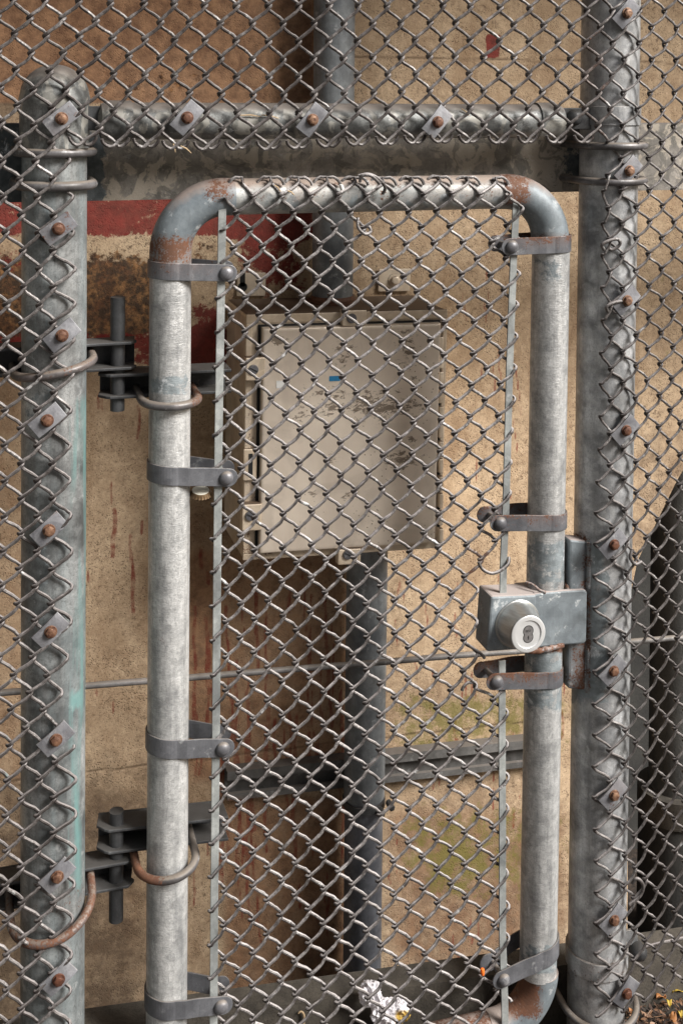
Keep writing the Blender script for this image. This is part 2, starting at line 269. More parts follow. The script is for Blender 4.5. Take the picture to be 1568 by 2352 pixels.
# ------------------------------------------------------------------ ground, wall and what stands behind
GZ=.03
n_=60;gx=np.linspace(-9,11,n_);gy=np.concatenate([np.linspace(-12,-.6,24),np.linspace(-.5,1.2,36)])
XX,YY=np.meshgrid(gx,gy);ZZ=GZ+.008*np.sin(XX*9.1+YY*5)*np.cos(YY*13)
ZZ=np.where(YY>.06,-.32,ZZ)
g=obj('ground',np.stack([XX.ravel(),YY.ravel(),ZZ.ravel()],1),[[j*n_+i,j*n_+i+1,(j+1)*n_+i+1,(j+1)*n_+i] for j in range(59) for i in range(59)],'soil');g['kind']='structure'
WY=.375
def build_wall():
    xs=np.arange(-.5,1.9,.004);zs=np.arange(-.36,2.15,.004);nx,nz=len(xs),len(zs)
    X,Z=np.meshgrid(xs,zs);V=np.stack([X.ravel(),np.full(X.size,WY),Z.ravel()],1)
    px,py=proj(V);dx=np.interp(py,[0,900,1100,1290,1400],[4000,1680,1555,1462,1440])
    rag=np.array([mnoise.noise(Vector((0,0,z*5))) for z in V[::nx,2]]).repeat(nx)*3
    fx=(px-dx-rag).reshape(nz,nx);Xg=V[:,0].reshape(nz,nx).copy();ok=np.zeros((nz,nx),bool)
    for r_ in range(nz):
        f=fx[r_].copy();f[xs<.9]=-1e3;k=int(np.argmax(f>0)) if (f>0).any() else nx
        if k<nx and k>0:
            xb=xs[k-1]+(xs[k]-xs[k-1])*min(1,max(0,-f[k-1]/(f[k]-f[k-1]))) if f[k-1]>-900 else xs[k]
            Xg[r_,k:]=xb;ok[r_,:k+1]=True
        else:ok[r_]=True
    V[:,0]=Xg.ravel();ok=ok.ravel()
    idx=np.full(len(V),-1);
    q=(np.arange(nz-1)[:,None]*nx+np.arange(nx-1)[None]).ravel()
    keep=(ok[q+1]|ok[q+nx+1]);q=q[keep]
    F4=np.stack([q,q+1,q+nx+1,q+nx],1)
    used=np.unique(F4);idx[used]=np.arange(len(used));V=V[used];F4=idx[F4]
    def red(V):
        x,y=proj(V);a=bx(x,y,-300,716,440,545,18)+bx(x,y,-300,150,560,640,30)*.6+bx(x,y,-100,600,760,848,26)*.85+bx(x,y,540,716,480,690,40)*.75+bx(x,y,430,516,690,860,26)*.8+bx(x,y,1115,1150,78,135,6)+bx(x,y,520,600,850,1000,25)*.5
        return np.clip(a,0,1)*.74
    def drip(V):
        x,y=proj(V);a=np.zeros(len(V))
        R=random.Random(5);L=[(262,1165,1285,5),(300,1225,1410,4),(318,930,1010,3),(228,900,940,3),(234,910,945,3),(256,1105,1160,3),(325,1195,1230,3),(204,1310,1340,3),(222,1560,1600,3),(262,1610,1640,3),(462,1260,1310,5),(475,1310,1345,4)]
        for i in range(46):
            xx=R.uniform(442,800);y0=R.uniform(1290,1750);L.append((xx,y0,y0+R.uniform(60,420),R.uniform(1.5,4)))
        for i in range(16):
            xx=R.uniform(1060,1215);y0=R.uniform(560,1250);L.append((xx,y0,y0+R.uniform(20,130),R.uniform(1,2.4)))
        for i in range(70):
            xx=R.uniform(886,1300);y0=R.uniform(1280,2200);L.append((xx,y0,y0+R.uniform(12,70),R.uniform(1,2.6)))
        for i in range(14):
            xx=R.uniform(440,780);y0=R.uniform(1860,2100);L.append((xx,y0,y0+R.uniform(20,170),R.uniform(1.5,3)))
        for xx,y0,y1,w_ in L:
            m=(np.abs(x-xx)<w_*4+30)&(y>y0-10)&(y<y1+10)
            cx=xx+(y[m]-y0)*R.uniform(-.03,.08)+2*np.sin(y[m]*.05+xx)
            v=np.clip(1.4-np.abs(x[m]-cx)/(w_*1.25),0,1)*ss(y[m],y0-6,y0+6)*(1-ss(y[m],y1-6,y1+6));a[m]=np.maximum(a[m],v)
        return a
    def rust(V):
        x,y=proj(V);return np.clip(bx(x,y,-200,350,600,775,50)*.85+bx(x,y,-200,716,455,860,40)*.2+bx(x,y,440,510,560,640,20)*.3+bx(x,y,130,720,30,230,60)*.22+bx(x,y,250,480,160,240,30)*.2+bx(x,y,820,905,500,560,30)*.2,0,1)
    def brown(V):  # brown panels, with the dimmer light at the wall's foot painted in
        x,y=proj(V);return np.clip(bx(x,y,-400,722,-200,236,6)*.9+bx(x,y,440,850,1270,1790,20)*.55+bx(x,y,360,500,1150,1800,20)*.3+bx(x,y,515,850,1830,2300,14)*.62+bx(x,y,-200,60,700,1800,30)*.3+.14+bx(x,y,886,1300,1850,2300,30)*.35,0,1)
    def dirt_shade(V):  # dirt, plus painted shade beside the conduits, under the strut, along the foot
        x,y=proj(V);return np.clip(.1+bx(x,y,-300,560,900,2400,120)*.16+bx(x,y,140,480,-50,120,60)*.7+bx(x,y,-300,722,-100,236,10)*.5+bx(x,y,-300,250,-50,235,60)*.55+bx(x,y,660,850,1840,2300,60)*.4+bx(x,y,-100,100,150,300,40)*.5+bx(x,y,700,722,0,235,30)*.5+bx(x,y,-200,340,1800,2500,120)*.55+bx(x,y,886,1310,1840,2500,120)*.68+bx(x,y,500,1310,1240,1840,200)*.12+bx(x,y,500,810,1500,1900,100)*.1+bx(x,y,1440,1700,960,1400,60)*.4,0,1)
    def moss(V):
        x,y=proj(V);return np.clip(bx(x,y,900,1310,1590,1740,40)*.62+bx(x,y,900,1310,1840,2060,60)*.5+bx(x,y,1450,1600,450,1000,60)*.22+bx(x,y,1240,1320,1270,1330,30)*.3+bx(x,y,1000,1100,1900,2150,40)*.2,0,1)
    def joint(V):
        x,z=V[:,0],V[:,2];a=np.zeros(len(V))
        for z0,s_ in((.406,-.043),(1.653,-.003)):
            zz=z0+s_*(x-.268)+.0012*np.sin(x*40);a=np.maximum(a,np.clip(1.3-np.abs(z-zz)/.0022,0,1)*(1 if z0<1 else ss(x,.6,.62)))
        return a
    o=obj('concrete_wall',V,F4.tolist(),'wall',None,True,0,dict(red=red,drip=drip,rust=rust,brown=brown,dirt_shade=dirt_shade,moss=moss,joint=joint))
    s=o.modifiers.new('s','SOLIDIFY');s.thickness=.14;s.offset=-1
    # thickness must go away from the camera
    if o.data.polygons[0].normal.y>0:s.offset=1
    tag(o,'tan concrete wall with peeling red paint and rust stains behind the gate','wall')
build_wall()
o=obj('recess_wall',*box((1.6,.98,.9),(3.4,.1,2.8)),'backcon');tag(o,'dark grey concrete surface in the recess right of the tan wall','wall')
# big grey pipe standing in the recess, held by a strap
gp=thing('drain_pipe','big grey round pipe standing in the dark recess behind the right mesh','pipe',(1.62,.62,-.32))
a_,b_=P(1556,1100,.62),P(1552,1830,.62)
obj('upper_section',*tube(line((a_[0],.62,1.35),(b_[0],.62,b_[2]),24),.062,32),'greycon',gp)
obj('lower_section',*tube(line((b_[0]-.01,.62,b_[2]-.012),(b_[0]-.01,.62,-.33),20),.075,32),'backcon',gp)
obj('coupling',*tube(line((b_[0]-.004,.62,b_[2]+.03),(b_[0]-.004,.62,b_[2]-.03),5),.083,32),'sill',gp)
# unseen slabs added to block sky light from above, the left and behind
o=obj('side_light_blocker',*box((-.85,-2.6,1.5),(.2,6.4,3.9)),'blockcon');tag(o,'added concrete light blocker to the left of the fence, outside the picture','wall')
o=obj('top_light_blocker',*box((.9,.25,2.72),(4.2,1.5,.25)),'blockcon');tag(o,'added concrete light blocker slab above the fence, outside the picture','ceiling')
o=obj('rear_light_blocker',*box((.2,-7.2,1.9),(4.2,.6,4.6)),'blockcon');tag(o,'added concrete light blocker facing the gate, outside the picture','building')
# ------------------------------------------------------------------ fence structure
PLX,PRX=.1304,.9984
def post_attrs_l():
    def rust(V):
        x,y=proj(V);return bx(x,y,0,230,2000,2110,14)*.28+bx(x,y,100,150,840,870,10)*.3
    def green(V):
        x,y=proj(V);return np.clip(bx(x,y,160,230,900,2050,30)*.52*(V[:,1]<0)+bx(x,y,165,185,1590,1625,6)*.6,0,1)
    return dict(rust=rust,green=green,paint=lambda V:bx(*proj(V),40,130,200,1480,25)*.4)
pl=thing('fence_post','weathered pale blue-green streaked round post with a domed cap at the left','post',(PLX,0,GZ))
zt=P(126,222)[2]
obj('post_tube',*tube(line((PLX,0,zt),(PLX,0,GZ-.05),220),.0445,48),'post_l',pl,attrs=post_attrs_l())
dm=[(-.075,.0478),(-.004,.0478),(.0,.0492),(.004,.0485)]+[(.004+.046*math.sin(t),.0475*math.cos(t)) for t in np.linspace(.12,1.52,12)]
obj('post_cap',*lathe((PLX,0,zt-.005),(0,0,1),dm,48),'rail',pl)
pr=thing('fence_post','taller galvanised round post right of the lock reaching out of the top','post',(PRX,0,GZ))
def rp(V):
    x,y=proj(V);return np.clip(bx(x,y,1340,1358,1235,1595,5)*.5+bx(x,y,1290,1440,2195,2265,10)*.3+bx(x,y,1310,1345,1220,1245,6)*.5,0,1)
obj('post_tube',*tube(line((PRX-.001,0,2.1),(PRX,0,GZ-.05),260),.0465,48),'post_r',pr,attrs=dict(rust=rp,paint=lambda V:bx(*proj(V),1290,1400,1230,1620,20)*.62))
def ubolt(parent,cx,z,R,r=.0058,back=.062,tilt=0.,mat='ubolt',rust=None,roll=0.,name='u_bolt'):
    pts=[(cx-R,y) for y in np.linspace(back,.0,8)[:-1]]+[(cx+R*math.cos(t),-R*math.sin(t)) for t in np.linspace(math.pi,0,33)]+[(cx+R,y) for y in np.linspace(0,back,8)[1:]]
    pts=[(x,y,z+tilt*(y-back)+roll*(x-cx)) for x,y in pts]
    return obj(name,*tube(pts,r,12,up=(0,0,1)),mat,parent,attrs=dict(rust=rust) if rust else None)
zz=lambda x,y,Y=0.:P(x,y,Y)[2]
BY=.052
ubolt(pl,PLX,zz(126,352,-.045),.0525,.0062,BY+.02);ubolt(pl,PLX,zz(126,428,-.045),.0525,.0068,BY+.02)
ubolt(pr,PRX,zz(1398,336,-.047),.0555,.0062,BY+.02);ubolt(pr,PRX,zz(1398,418,-.047),.0555,.0062,BY+.02)
ubolt(pr,PRX+.004,zz(1382,2343,-.05),.061,.0056,.05,tilt=.12)
# band and tab on the right post
def ring(cx,z0,z1,r0,r1,seg=48):
    V=[];
    for z,r in((z0,r0),(z0,r1),(z1,r1),(z1,r0)):V+=[(cx+r*math.cos(a),r*math.sin(a),z) for a in np.arange(seg)*2*math.pi/seg]
    return np.array(V),[[i*seg+j,i*seg+(j+1)%seg,((i+1)%4)*seg+(j+1)%seg,((i+1)%4)*seg+j] for i in range(4) for j in range(seg)]
zb0,zb1=zz(1362,2262,-.047),zz(1362,2223,-.047)
bb=obj('brace_band',*merge(ring(PRX,zb0,zb1,.0455,.0505),box((PRX+.062,.012,(zb0+zb1)/2+.004),(.04,.005,.026))),'post_r',pr,bevel=.001,attrs=dict(rust=rp))
q=P(1467,2188,0.0);obj('bolt',*lathe((q[0],.004,q[2]),(0,1,0),[(-.016,.003),(-.013,.009),(-.008,.0125),(0,.013),(.02,.013)],20),'dark',bb)
zc=zz(1395,268,-.047)
bb=obj('brace_band',*merge(ring(PRX,zc-.014,zc+.016,.0455,.049)),'post_r',pr,bevel=.001)
# horizontal beam behind the posts
bt,bb_=1.5418,1.4300
def beam(name,label,x0,x1,zf,h,y0,mat,attrs=None):
    n=120;V=[];prof=[(y0,0),(y0,-h),(y0+.05,-h),(y0+.05,-h+.006),(y0+.006,-h+.006),(y0+.006,-.006),(y0+.05,-.006),(y0+.05,0)]
    xs=np.linspace(x0,x1,n)
    for x in xs:V+=[(x,y,zf(x)+z) for y,z in prof]
    k=8;Fc=[[i*k+j,i*k+(j+1)%k,(i+1)*k+(j+1)%k,(i+1)*k+j] for i in range(n-1) for j in range(k)]+[list(range(k))[::-1],[(n-1)*k+j for j in range(k)]]
    o=obj(name,V,Fc,mat,None,smooth=False,bevel=.0012);return o
def face_beam(name,x0,x1,zf,h,y0,y1,mat,attrs):
    # solid closed channel front with a fine grid for its patches
    nx,nz=240,26;V=[];Fc=[]
    for j in range(nz):
        for i in range(nx):
            x=x0+(x1-x0)*i/(nx-1);V.append((x,y0,zf(x)-h*j/(nz-1)))
    Fc=[[j*nx+i,(j+1)*nx+i,(j+1)*nx+i+1,j*nx+i+1] for j in range(nz-1) for i in range(nx-1)]
    n=len(V)
    for i in range(nx):
        x=x0+(x1-x0)*i/(nx-1);V+=[(x,y1,zf(x)),(x,y1,zf(x)-h)]
    Fc+=[[i,i+1,n+2*(i+1),n+2*i] for i in range(nx-1)]
    Fc+=[[(nz-1)*nx+i+1,(nz-1)*nx+i,n+2*i+1,n+2*i+3] for i in range(nx-1)]
    Fc+=[[n+2*i,n+2*(i+1),n+2*i+3,n+2*i+1] for i in range(nx-1)]
    o=obj(name,V,Fc,mat,None,smooth=False,attrs=attrs);return o
o=face_beam('steel_beam',-.5,1.9,lambda x:bt,bt-bb_,BY,BY+.05,'beam',dict(paint=lambda V:np.clip(bx(*proj(V),170,245,300,470,22)*.8+bx(*proj(V),1285,1345,320,430,16)*.5+bx(*proj(V),-200,60,200,480,10)*.7,0,1)))
tag(o,'mottled grey-brown flat steel beam running behind both posts above the gate','beam')
sl_=-.0785
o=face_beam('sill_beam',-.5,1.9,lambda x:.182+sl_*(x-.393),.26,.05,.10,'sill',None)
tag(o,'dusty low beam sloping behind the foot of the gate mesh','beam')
# top rail
RA=-.012
rl=thing('fence_rail','mottled dusty round rail carrying the cut lower edge of the upper mesh','rail',(.6,RA,1.54))
zr=zz(780,278,RA)
xL,xR=P(268,278,RA)[0],P(1255,278,RA)[0]
obj('rail_tube',*tube(line((xL,RA,zr),(xR,RA,zr),150),.0262,40),'rail',rl)
for xa,sg in((xL,-1),(xR,1)):
    cup=obj('rail_end_cup',*lathe((xa-sg*.02,RA,zr),(sg,0,0),[(0,.0275),(.0,.029),(.03,.029),(.042,.024),(.046,.012),(.047,.0)],32),'rail',rl)
    pc=P(238,270,RA)[0] if sg<0 else P(1322,270,RA)[0]
    obj('brace_tab',*box((pc,RA-.004,zr+.004),(.062,.005,.034)),'dark',rl,bevel=.0015)
    obj('bolt',*lathe((pc-sg*.008,RA-.02,zr+.006),(0,1,0),[(0,.004),(.002,.009),(.006,.0125),(.014,.0128)],20),'dark',rl)
# ------------------------------------------------------------------ clamp plates on the outer mesh
def clamp(parent,x,y,ang,Yc=-.0585,sx=.047,sy=.0255,bolt='rusty',rot=.3):
    c=P(x,y,Yc);R_=Ry(-ang)
    pv,pf=box(c,(sx,.003,sy),R_)
    # subdivide lengthwise for a slight bend over the post
    n=9;V=[];
    for i in range(n):
        t=(i/(n-1)-.5)*sx
        for yy,z2 in((-.0015,-sy/2),(.0015,-sy/2),(.0015,sy/2),(-.0015,sy/2)):
            p=R_@np.array([t,yy+.0022*(2*t/sx)**2,z2]);V.append(c+p)
    Fc=[[i*4+j,i*4+(j+1)%4,(i+1)*4+(j+1)%4,(i+1)*4+j] for i in range(n-1) for j in range(4)]+[[3,2,1,0],[(n-1)*4+j for j in range(4)]]
    pm=random.Random(int(x*7+y)).random()
    o=obj('clamp_plate',V,Fc,'clamp',parent,bevel=.0007,smooth=False,attrs=dict(rust=lambda V:np.full(len(V),.05+.22*pm)))
    hexbolt(o,(c[0],Yc-.0015,c[2]),.0072,.0056,bolt,rot=rot+y,washer=.0088)
    # shank into the post
    return o
A45=math.radians(42)
for x,y,a in((142,272,38),(135,525,36),(143,770,38),(109,965,38),(113,1217,40),(117,1450,42),(129,1698,38),(132,2012,40),(135,2248,40)):clamp(pl,x,y,math.radians(a))
for x,y,a in((430,270,50),(717,275,52),(1004,280,50)):clamp(rl,x,y,math.radians(a))
for x,y,a in((1438,30,48),(1443,392,44),(1438,690,40),(1436,988,42),(1408,1250,40),(1407,1540,42),(1408,1825,42),(1408,2112,42),(1437,2280,48)):clamp(pr,x,y,math.radians(a))
# ------------------------------------------------------------------ chain link
def weave(AL,AR,first_left,r=.0023,b=.0026,Yf=None,bow=.05,hook_top=0,hook_bot=0,seed=0):
    """AL/AR alternate extremes listed from bottom to top; returns a path"""
    E=[] ;pts=[];G=[]
    N=len(AL)
    for j in range(N-1):
        A,B=AL[j],AL[j+1];left=AR[j]           # AR[j] True when A is a left extreme
        W=abs(B[0]-A[0]);rise=B[2]-A[2];dl=r*1.4;q=min(.9,b/W)
        va,vb=(.09,.86) if left else (.16,.83)
        seq=[(-dl/W,0,.0),(-dl/W+q*.3,.72,va*.55),(-dl/W+q,1,va)]
        for t in (.2,.35,.5,.65,.8):seq.append((t,1,va+(vb-va)*(t+.08)/1.16))
        seq+=[(1+dl/W-q,1,vb),(1+dl/W-q*.3,.72,1-(1-vb)*.45)]
        s=-1 if left else 1
        for u,dp,v in seq:
            bw=-bow*abs(rise)*math.sin(math.pi*v)*(1 if left else .15)
            G.append(1. if (u<.1)==left and (u<.1 or u>.9) else .7 if (u<.1 or u>.9) else .12)
            pts.append((A[0]+(B[0]-A[0])*u, A[1]+(B[1]-A[1])*v+s*b*dp, A[2]+rise*v+bw))
    e=AL[-1];sg=1 if not AR[-1] else -1
    pts.append((e[0]+sg*r*1.12,e[1],e[2]))
    def hook(end,dirx,up,s):
        k=[];L=.0165
        for u,z in((.25,.12),(.5,.16),(.8,.02),(1.05,-.25),(1.15,-.55)):k.append((end[0]+dirx*L*u,end[1]+s*b*1.4,end[2]+up*L*z))
        return k
    if hook_top:
        pts=pts[:-2]+[(e[0]-sg*.001,e[1]+(-b if True else b)*(1 if not AR[-1] else -1),e[2]+.002)]+hook(e,sg,1,-1 if not AR[-1] else 1)
    if hook_bot:
        e=AL[0];sg=1 if not AR[0] else -1;h=hook(e,sg,-1,1 if not AR[0] else -1)
        pts=h[::-1]+pts[2:]
    pts=np.array(pts)
    Q=wob(wob(pts,.0010,60,seed),.0022,13,0);g=np.full(len(Q),.3);m=min(len(G),len(Q)-6);g[:m]=G[:m]
    return Q,g,r
def interp(t,x):
    xs=[a for a,_ in t];ys=[b for _,b in t]
    if x<xs[0]:return ys[0]+(x-xs[0])*(ys[1]-ys[0])/(xs[1]-xs[0])
    if x>xs[-1]:return ys[-1]+(x-xs[-1])*(ys[-1]-ys[-2])/(xs[-1]-xs[-2])
    return float(np.interp(x,xs,ys))
def build_wires(name,specs,mat,parent,attrs,seg=8):
    parts=[];G=[]
    for Q,g,r in specs:
        rr=[r*(1+.08*mnoise.noise(Vector(p)*45)+.22*mnoise.noise(Vector(p)*260)) for p in Q]
        parts.append(tube(Q,rr,seg,up=(0,1,0.01)));G.append(np.repeat(g,seg))
    G=np.concatenate(G);attrs=dict(attrs);attrs['grime']=lambda V:G
    return obj(name,*merge(*parts),mat,parent,attrs=attrs)
def wire_pts(c,colx,rowy,rtop,rbot,Yfun,parity,**kw):
    """wire spanning columns c and c+1 between rows rtop (up) and rbot (down)"""
    AL=[];AR=[];r=rbot
    k=rbot
    while k>=rtop-1e-6:
        frac=abs(k-round(k))<.25
        col=c if (frac==(parity(c)==0)) else c+1
        y=rowy(col,k);x=colx(col,y);p=P(x,y,0);p=P(x,y,Yfun(x,y));AL.append(p);AR.append(col==c);k-=.5
    return weave(AL,AR,None,**kw)
par=lambda c:int(c)%2
def tie(parent,pts,Y,r=.0024,name='tie_wire',mat='wire_g'):
    P_=[P(x,y,Y+dy) for x,y,dy in pts];P_=np.array(P_)
    n=len(P_);t=np.linspace(0,n-1,n*6);out=[]
    for q in t:                                        # Catmull-Rom through the points
        i=min(int(q),n-2);f=q-i;p0=P_[max(i-1,0)];p1=P_[i];p2=P_[i+1];p3=P_[min(i+2,n-1)]
        out.append(.5*((2*p1)+(-p0+p2)*f+(2*p0-5*p1+4*p2-p3)*f*f+(-p0+3*p1-3*p2+p3)*f**3))
    return obj(name,*tube(out,r,9),mat,parent,attrs=dict(rust=lambda V:np.full(len(V),.15)))
# gate mesh
gx0=[(400,560),(420,555),(490,541),(600,533),(700,529),(1273,519),(1800,516),(2300,512)]
gx19=[(400,1170),(450,1168),(560,1161),(663,1156),(1168,1134),(1678,1129),(2000,1130),(2200,1136),(2352,1140)]
gr0=[(-4,411),(0,724),(13,1740.6),(20,2277),(22,2430)];gr19=[(-4,409),(-.5,663),(13.5,1677),(20.5,2197),(23,2383)]
def gcx(c,y):
    a,b=interp(gx0,y),interp(gx19,y)
    if c==-1:return a-29
    if c==20:return b+31
    x=a+(b-a)*c/19
    if c>=17 and 1290<y<1600: x-= (c-16)*4
    return x
def gcy(c,r):return interp(gr0,r)*(1-c/19)+interp(gr19,r)*c/19
def gY(x,y):
    return -.0215-.014*ss(y,500,455)+.018*ss(y,440,408) if y<500 else -.0215
def gYf(x,y):
    if y<520: return -.0215-.014*float(ss(-y,-510,-460))+.016*float(ss(-y,-432,-405))
    return -.0215
gs=[]
for c in range(-1,20):
    if c>=18:
        gs.append(wire_pts(c,gcx,gcy,-3.5 if c==19 else -4,8 if c==18 else 7.5,gYf,par,r=.0024,b=.0041,bow=.09,seed=c))
        gs.append(wire_pts(c,gcx,gcy,12 if c==18 else 12,22,gYf,par,r=.0024,b=.0041,bow=.09,seed=c+.5,hook_top=1))
    else:
        top=-4 if c>=0 else -3.5
        gs.append(wire_pts(c,gcx,gcy,top,23,gYf,par,r=.0024,b=.0041,bow=.09,seed=c,hook_top=1 if c>=0 else 0))
# outer mesh
kt={-1:[(42,33),(247,39),(581,53),(740,52),(1140,47),(1430,42),(1600,27),(1711,22),(1831,15),(2314,12)],
0:[(42,70),(247,79),(581,91),(740,90),(1140,85),(1430,80),(1600,67),(1711,58),(1831,50),(2314,47)],
1:[(42,107),(247,120),(581,124),(740,124),(1140,120),(1430,117),(1600,103),(1711,95),(1831,89),(2314,85)],
2:[(42,145),(247,152),(380,157),(462,162),(625,171),(698,170),(938,157),(1113,156),(1430,160),(1521,150),(1601,136),(1691,128),(1831,124),(2314,118)],
3:[(42,182),(247,188),(340,192),(1600,160),(1691,167),(1870,170),(2100,160),(2320,157)]}
topx=[(3,182),(4,220),(5,256),(6,292),(7,330),(8,366),(9,400),(10,435),(11,472),(12,507),(13,543),(14,580),(15,617),(16,650),(17,685),(18,720),(19,755),(20,789),(21,821),(22,856),(23,889),(24,921),(25,954),(26,986),(27,1016),(28,1046),(29,1079),(30,1111),(31,1146),(32,1179),(33,1214),(34,1246),(35,1281),(36,1311),(37,1346),(38,1379)]
rt={39:[(60,1406),(100,1406),(360,1395),(800,1402),(1050,1399),(1285,1405),(1713,1398),(2300,1398)],
40:[(60,1434),(363,1426),(800,1429),(1050,1430),(1318,1437),(1750,1431),(2300,1430)],
41:[(60,1466),(363,1461),(800,1459),(1058,1458),(1300,1457),(1705,1455),(2300,1453)],
42:[(60,1494),(363,1490),(800,1487),(1018,1484),(1731,1480),(2300,1478)],
43:[(60,1524),(363,1518),(800,1517),(1050,1510),(1688,1504),(2300,1502)],
44:[(60,1551),(363,1544),(800,1544),(1012,1535),(1717,1526),(2300,1524)]}
et=[(430,1386),(805,1383),(1026,1377),(1171,1368),(1285,1365),(1420,1367),(1757,1364),(2300,1369)]
def ocx(k,y):
    if k==38.5:return interp(et,y)
    if k<-1:return interp(kt[-1],y)-38*(-1-k)
    if k in kt:return interp(kt[k],y)
    if k in rt:return interp(rt[k],y)
    if k>44:return interp(rt[44],y)+(k-44)*(interp(rt[44],y)-interp(rt[43],y))
    dr=np.interp(k,[3,6,12,20,36,38],[12,6,3,0,-4,-8])*(y-42)/260
    return topx[int(k)-3][1]+dr
def ocy(k,r):
    if k==38.5:return ocy(39,r)+6
    lf=[(0,42),(8.5,740),(20.5,1711),(28,2314)]
    if k<=3:
        y=interp(lf,r)
        if r<4:y=38+k*1.2+82*r if k<0 else 42+82*r
        return y
    a=[(0,60),(4,363),(13,1027),(23,1750),(31,2322)];b=[(0,62),(4,361),(13,1012),(23,1717),(31,2277)]
    if k>=39:return interp(a,r)+(interp(b,r)-interp(a,r))*(k-40)/4
    return float(np.interp(k,[3,15,27,39],[46,55,51,60]))+float(np.interp(k,[3,15,27,39],[82,81,77.5,75.8]))*r
OY=-.0525
oYf=lambda x,y:OY
os_=[]
okw=dict(r=.00245,b=.0037)
for c in range(-6,1):os_.append(wire_pts(c,ocx,ocy,-1.5,31,oYf,par,bow=.05,seed=c,**okw))
os_.append(wire_pts(1,ocx,ocy,-1.5,31,oYf,par,bow=.05,seed=1,**okw))
os_.append(wire_pts(2,ocx,ocy,-1.5,3.5,oYf,par,bow=.03,seed=2,hook_bot=1,**okw))
os_.append(wire_pts(2,ocx,ocy,20.5,31,oYf,par,bow=.05,seed=2.5,**okw))
for c in range(3,39):os_.append(wire_pts(c,ocx,ocy,-1.5,3.5,oYf,par,bow=.03,seed=c,hook_bot=1,**okw))
okr=dict(r=.0021,b=.0034)
for c in range(39,50):os_.append(wire_pts(c,ocx,ocy,-1.5,31,oYf,par,bow=.12,seed=c,**okr))
# spliced edge wire beside the right post
def ecx(k,y):return ocx(38.5,y) if k==38 else ocx(39,y)
def ecy(k,r):return ocy(39,r)
os_.append(wire_pts(38,ecx,ecy,4.5,31,oYf,par,bow=.12,seed=77,**okr))
om=build_wires('chain_link_mesh',os_,'wire',None,dict(rust=lambda V:bx(*proj(V),1330,1400,60,330,14)*.3+.02))
def otie(pts,Y=-.056,r=.0027):
    o=tie(om,pts,Y,r,'edge_loop','wire');return o
for x,y in((1418,703),(1408,560)):
    otie([(x-22,y+14,0),(x-26,y+2,-.003),(x-8,y-8,-.004),(x+10,y-10,-.003),(x+14,y+2,-.001),(x-4,y+14,.002),(x-14,y+8,.003)])
otie([(1452,1262,0),(1446,1280,-.003),(1458,1296,-.004),(1472,1290,-.002)])
otie([(1450,2030,0),(1462,2018,-.003),(1476,2034,-.004),(1468,2058,-.003),(1444,2078,0)])
tag(om,'large grey woven wire mesh cut out around the gate and clamped to posts','wire mesh')
# ------------------------------------------------------------------ gate
GL,GR=.2932,.8955
zT=1.4373;zB=.1008;rS,rT=.0302,.0265
gate=thing('gate','narrow pipe frame gate with rounded corners, wire mesh and round lock','gate',(.594,0,zB-.03))
RE=.078
def arc(cx,cz,R,a0,a1,n=18):return [(cx+R*math.cos(a),0,cz+R*math.sin(a)) for a in np.linspace(a0,a1,n)]
pi=math.pi
def rE(V):
    x,y=proj(V);return np.clip(bx(x,y,330,460,535,620,30)*.64+bx(x,y,470,540,395,470,26)*.58+bx(x,y,1120,1225,395,480,26)*.66+bx(x,y,1205,1320,535,560,14)*.5+bx(x,y,1160,1245,2215,2340,26)*.8,0,1)
def el(a,b,arcp):
    ext=.02;pts=[a]+arcp+[b];o=obj('elbow',*tube(wob(np.array(pts),0,1),np.linspace(rS,rT+.0008,len(pts)) ,40,up=(0,1,0)),'elbow',gate,attrs=dict(rust=rE));return o
def densify(p,m=4):
    p=np.asarray(p);return np.vstack([np.linspace(p[i],p[i+1],m,endpoint=False) for i in range(len(p)-1)]+[p[-1:]])
def elb(pts):
    pts=densify(pts,4);return obj('elbow',*tube(pts,np.linspace(rS,rT+.0008,len(pts)),44,up=(0,1,0)),'elbow',gate,attrs=dict(rust=rE,paint=lambda V:np.zeros(len(V))))
elb([(GL,0,zT-RE-.025)]+arc(GL+RE,zT-RE,RE,pi,pi/2)+[(GL+RE+.012,0,zT)])
elb([(GR,0,zT-RE+.004)]+arc(GR-RE,zT-RE,RE,0,pi/2)+[(GR-RE-.012,0,zT)])
elb([(GL,0,zB+RE)]+arc(GL+RE,zB+RE,RE,pi,1.5*pi)+[(GL+RE+.012,0,zB)])
elb([(GR,0,zB+RE)]+arc(GR-RE,zB+RE,RE,0,-pi/2)+[(GR-RE-.012,0,zB)])
def rPipe(V):
    x,y=proj(V);return np.clip(bx(x,y,560,1200,410,470,14)*.32+bx(x,y,345,400,1370,1560,30)*.2+bx(x,y,1200,1312,560,700,30)*.12+bx(x,y,1200,1300,1475,1500,6)*.75+bx(x,y,1200,1310,1340,1356,5)*.2+bx(x,y,960,1190,2300,2400,20)*.5,0,1)
def pPipe(V):
    x,y=proj(V);return np.clip(bx(x,y,345,442,860,912,16)*.62+bx(x,y,1215,1312,580,660,30)*.5+bx(x,y,1200,1312,1230,1356,24)*.6+bx(x,y,1195,1300,1480,1640,24)*.62+bx(x,y,1190,1300,2165,2240,14)*.6+bx(x,y,600,1180,440,490,10)*.45+bx(x,y,600,1180,2300,2400,10)*.5,0,1)
pa=dict(rust=rPipe,paint=pPipe)
obj('stile',*tube(line((GL,0,zT-RE-.02),(GL,0,zB+RE-.002),300),.0298,48),'pipe',gate,attrs=pa)
lzt,lzb=zz(1270,1352,-.02),zz(1250,1482,-.02)
obj('stile',*tube(line((GR+.002,0,zT-RE+.006),(GR,0,lzt-.006),160),.0298,48),'pipe',gate,attrs=pa)
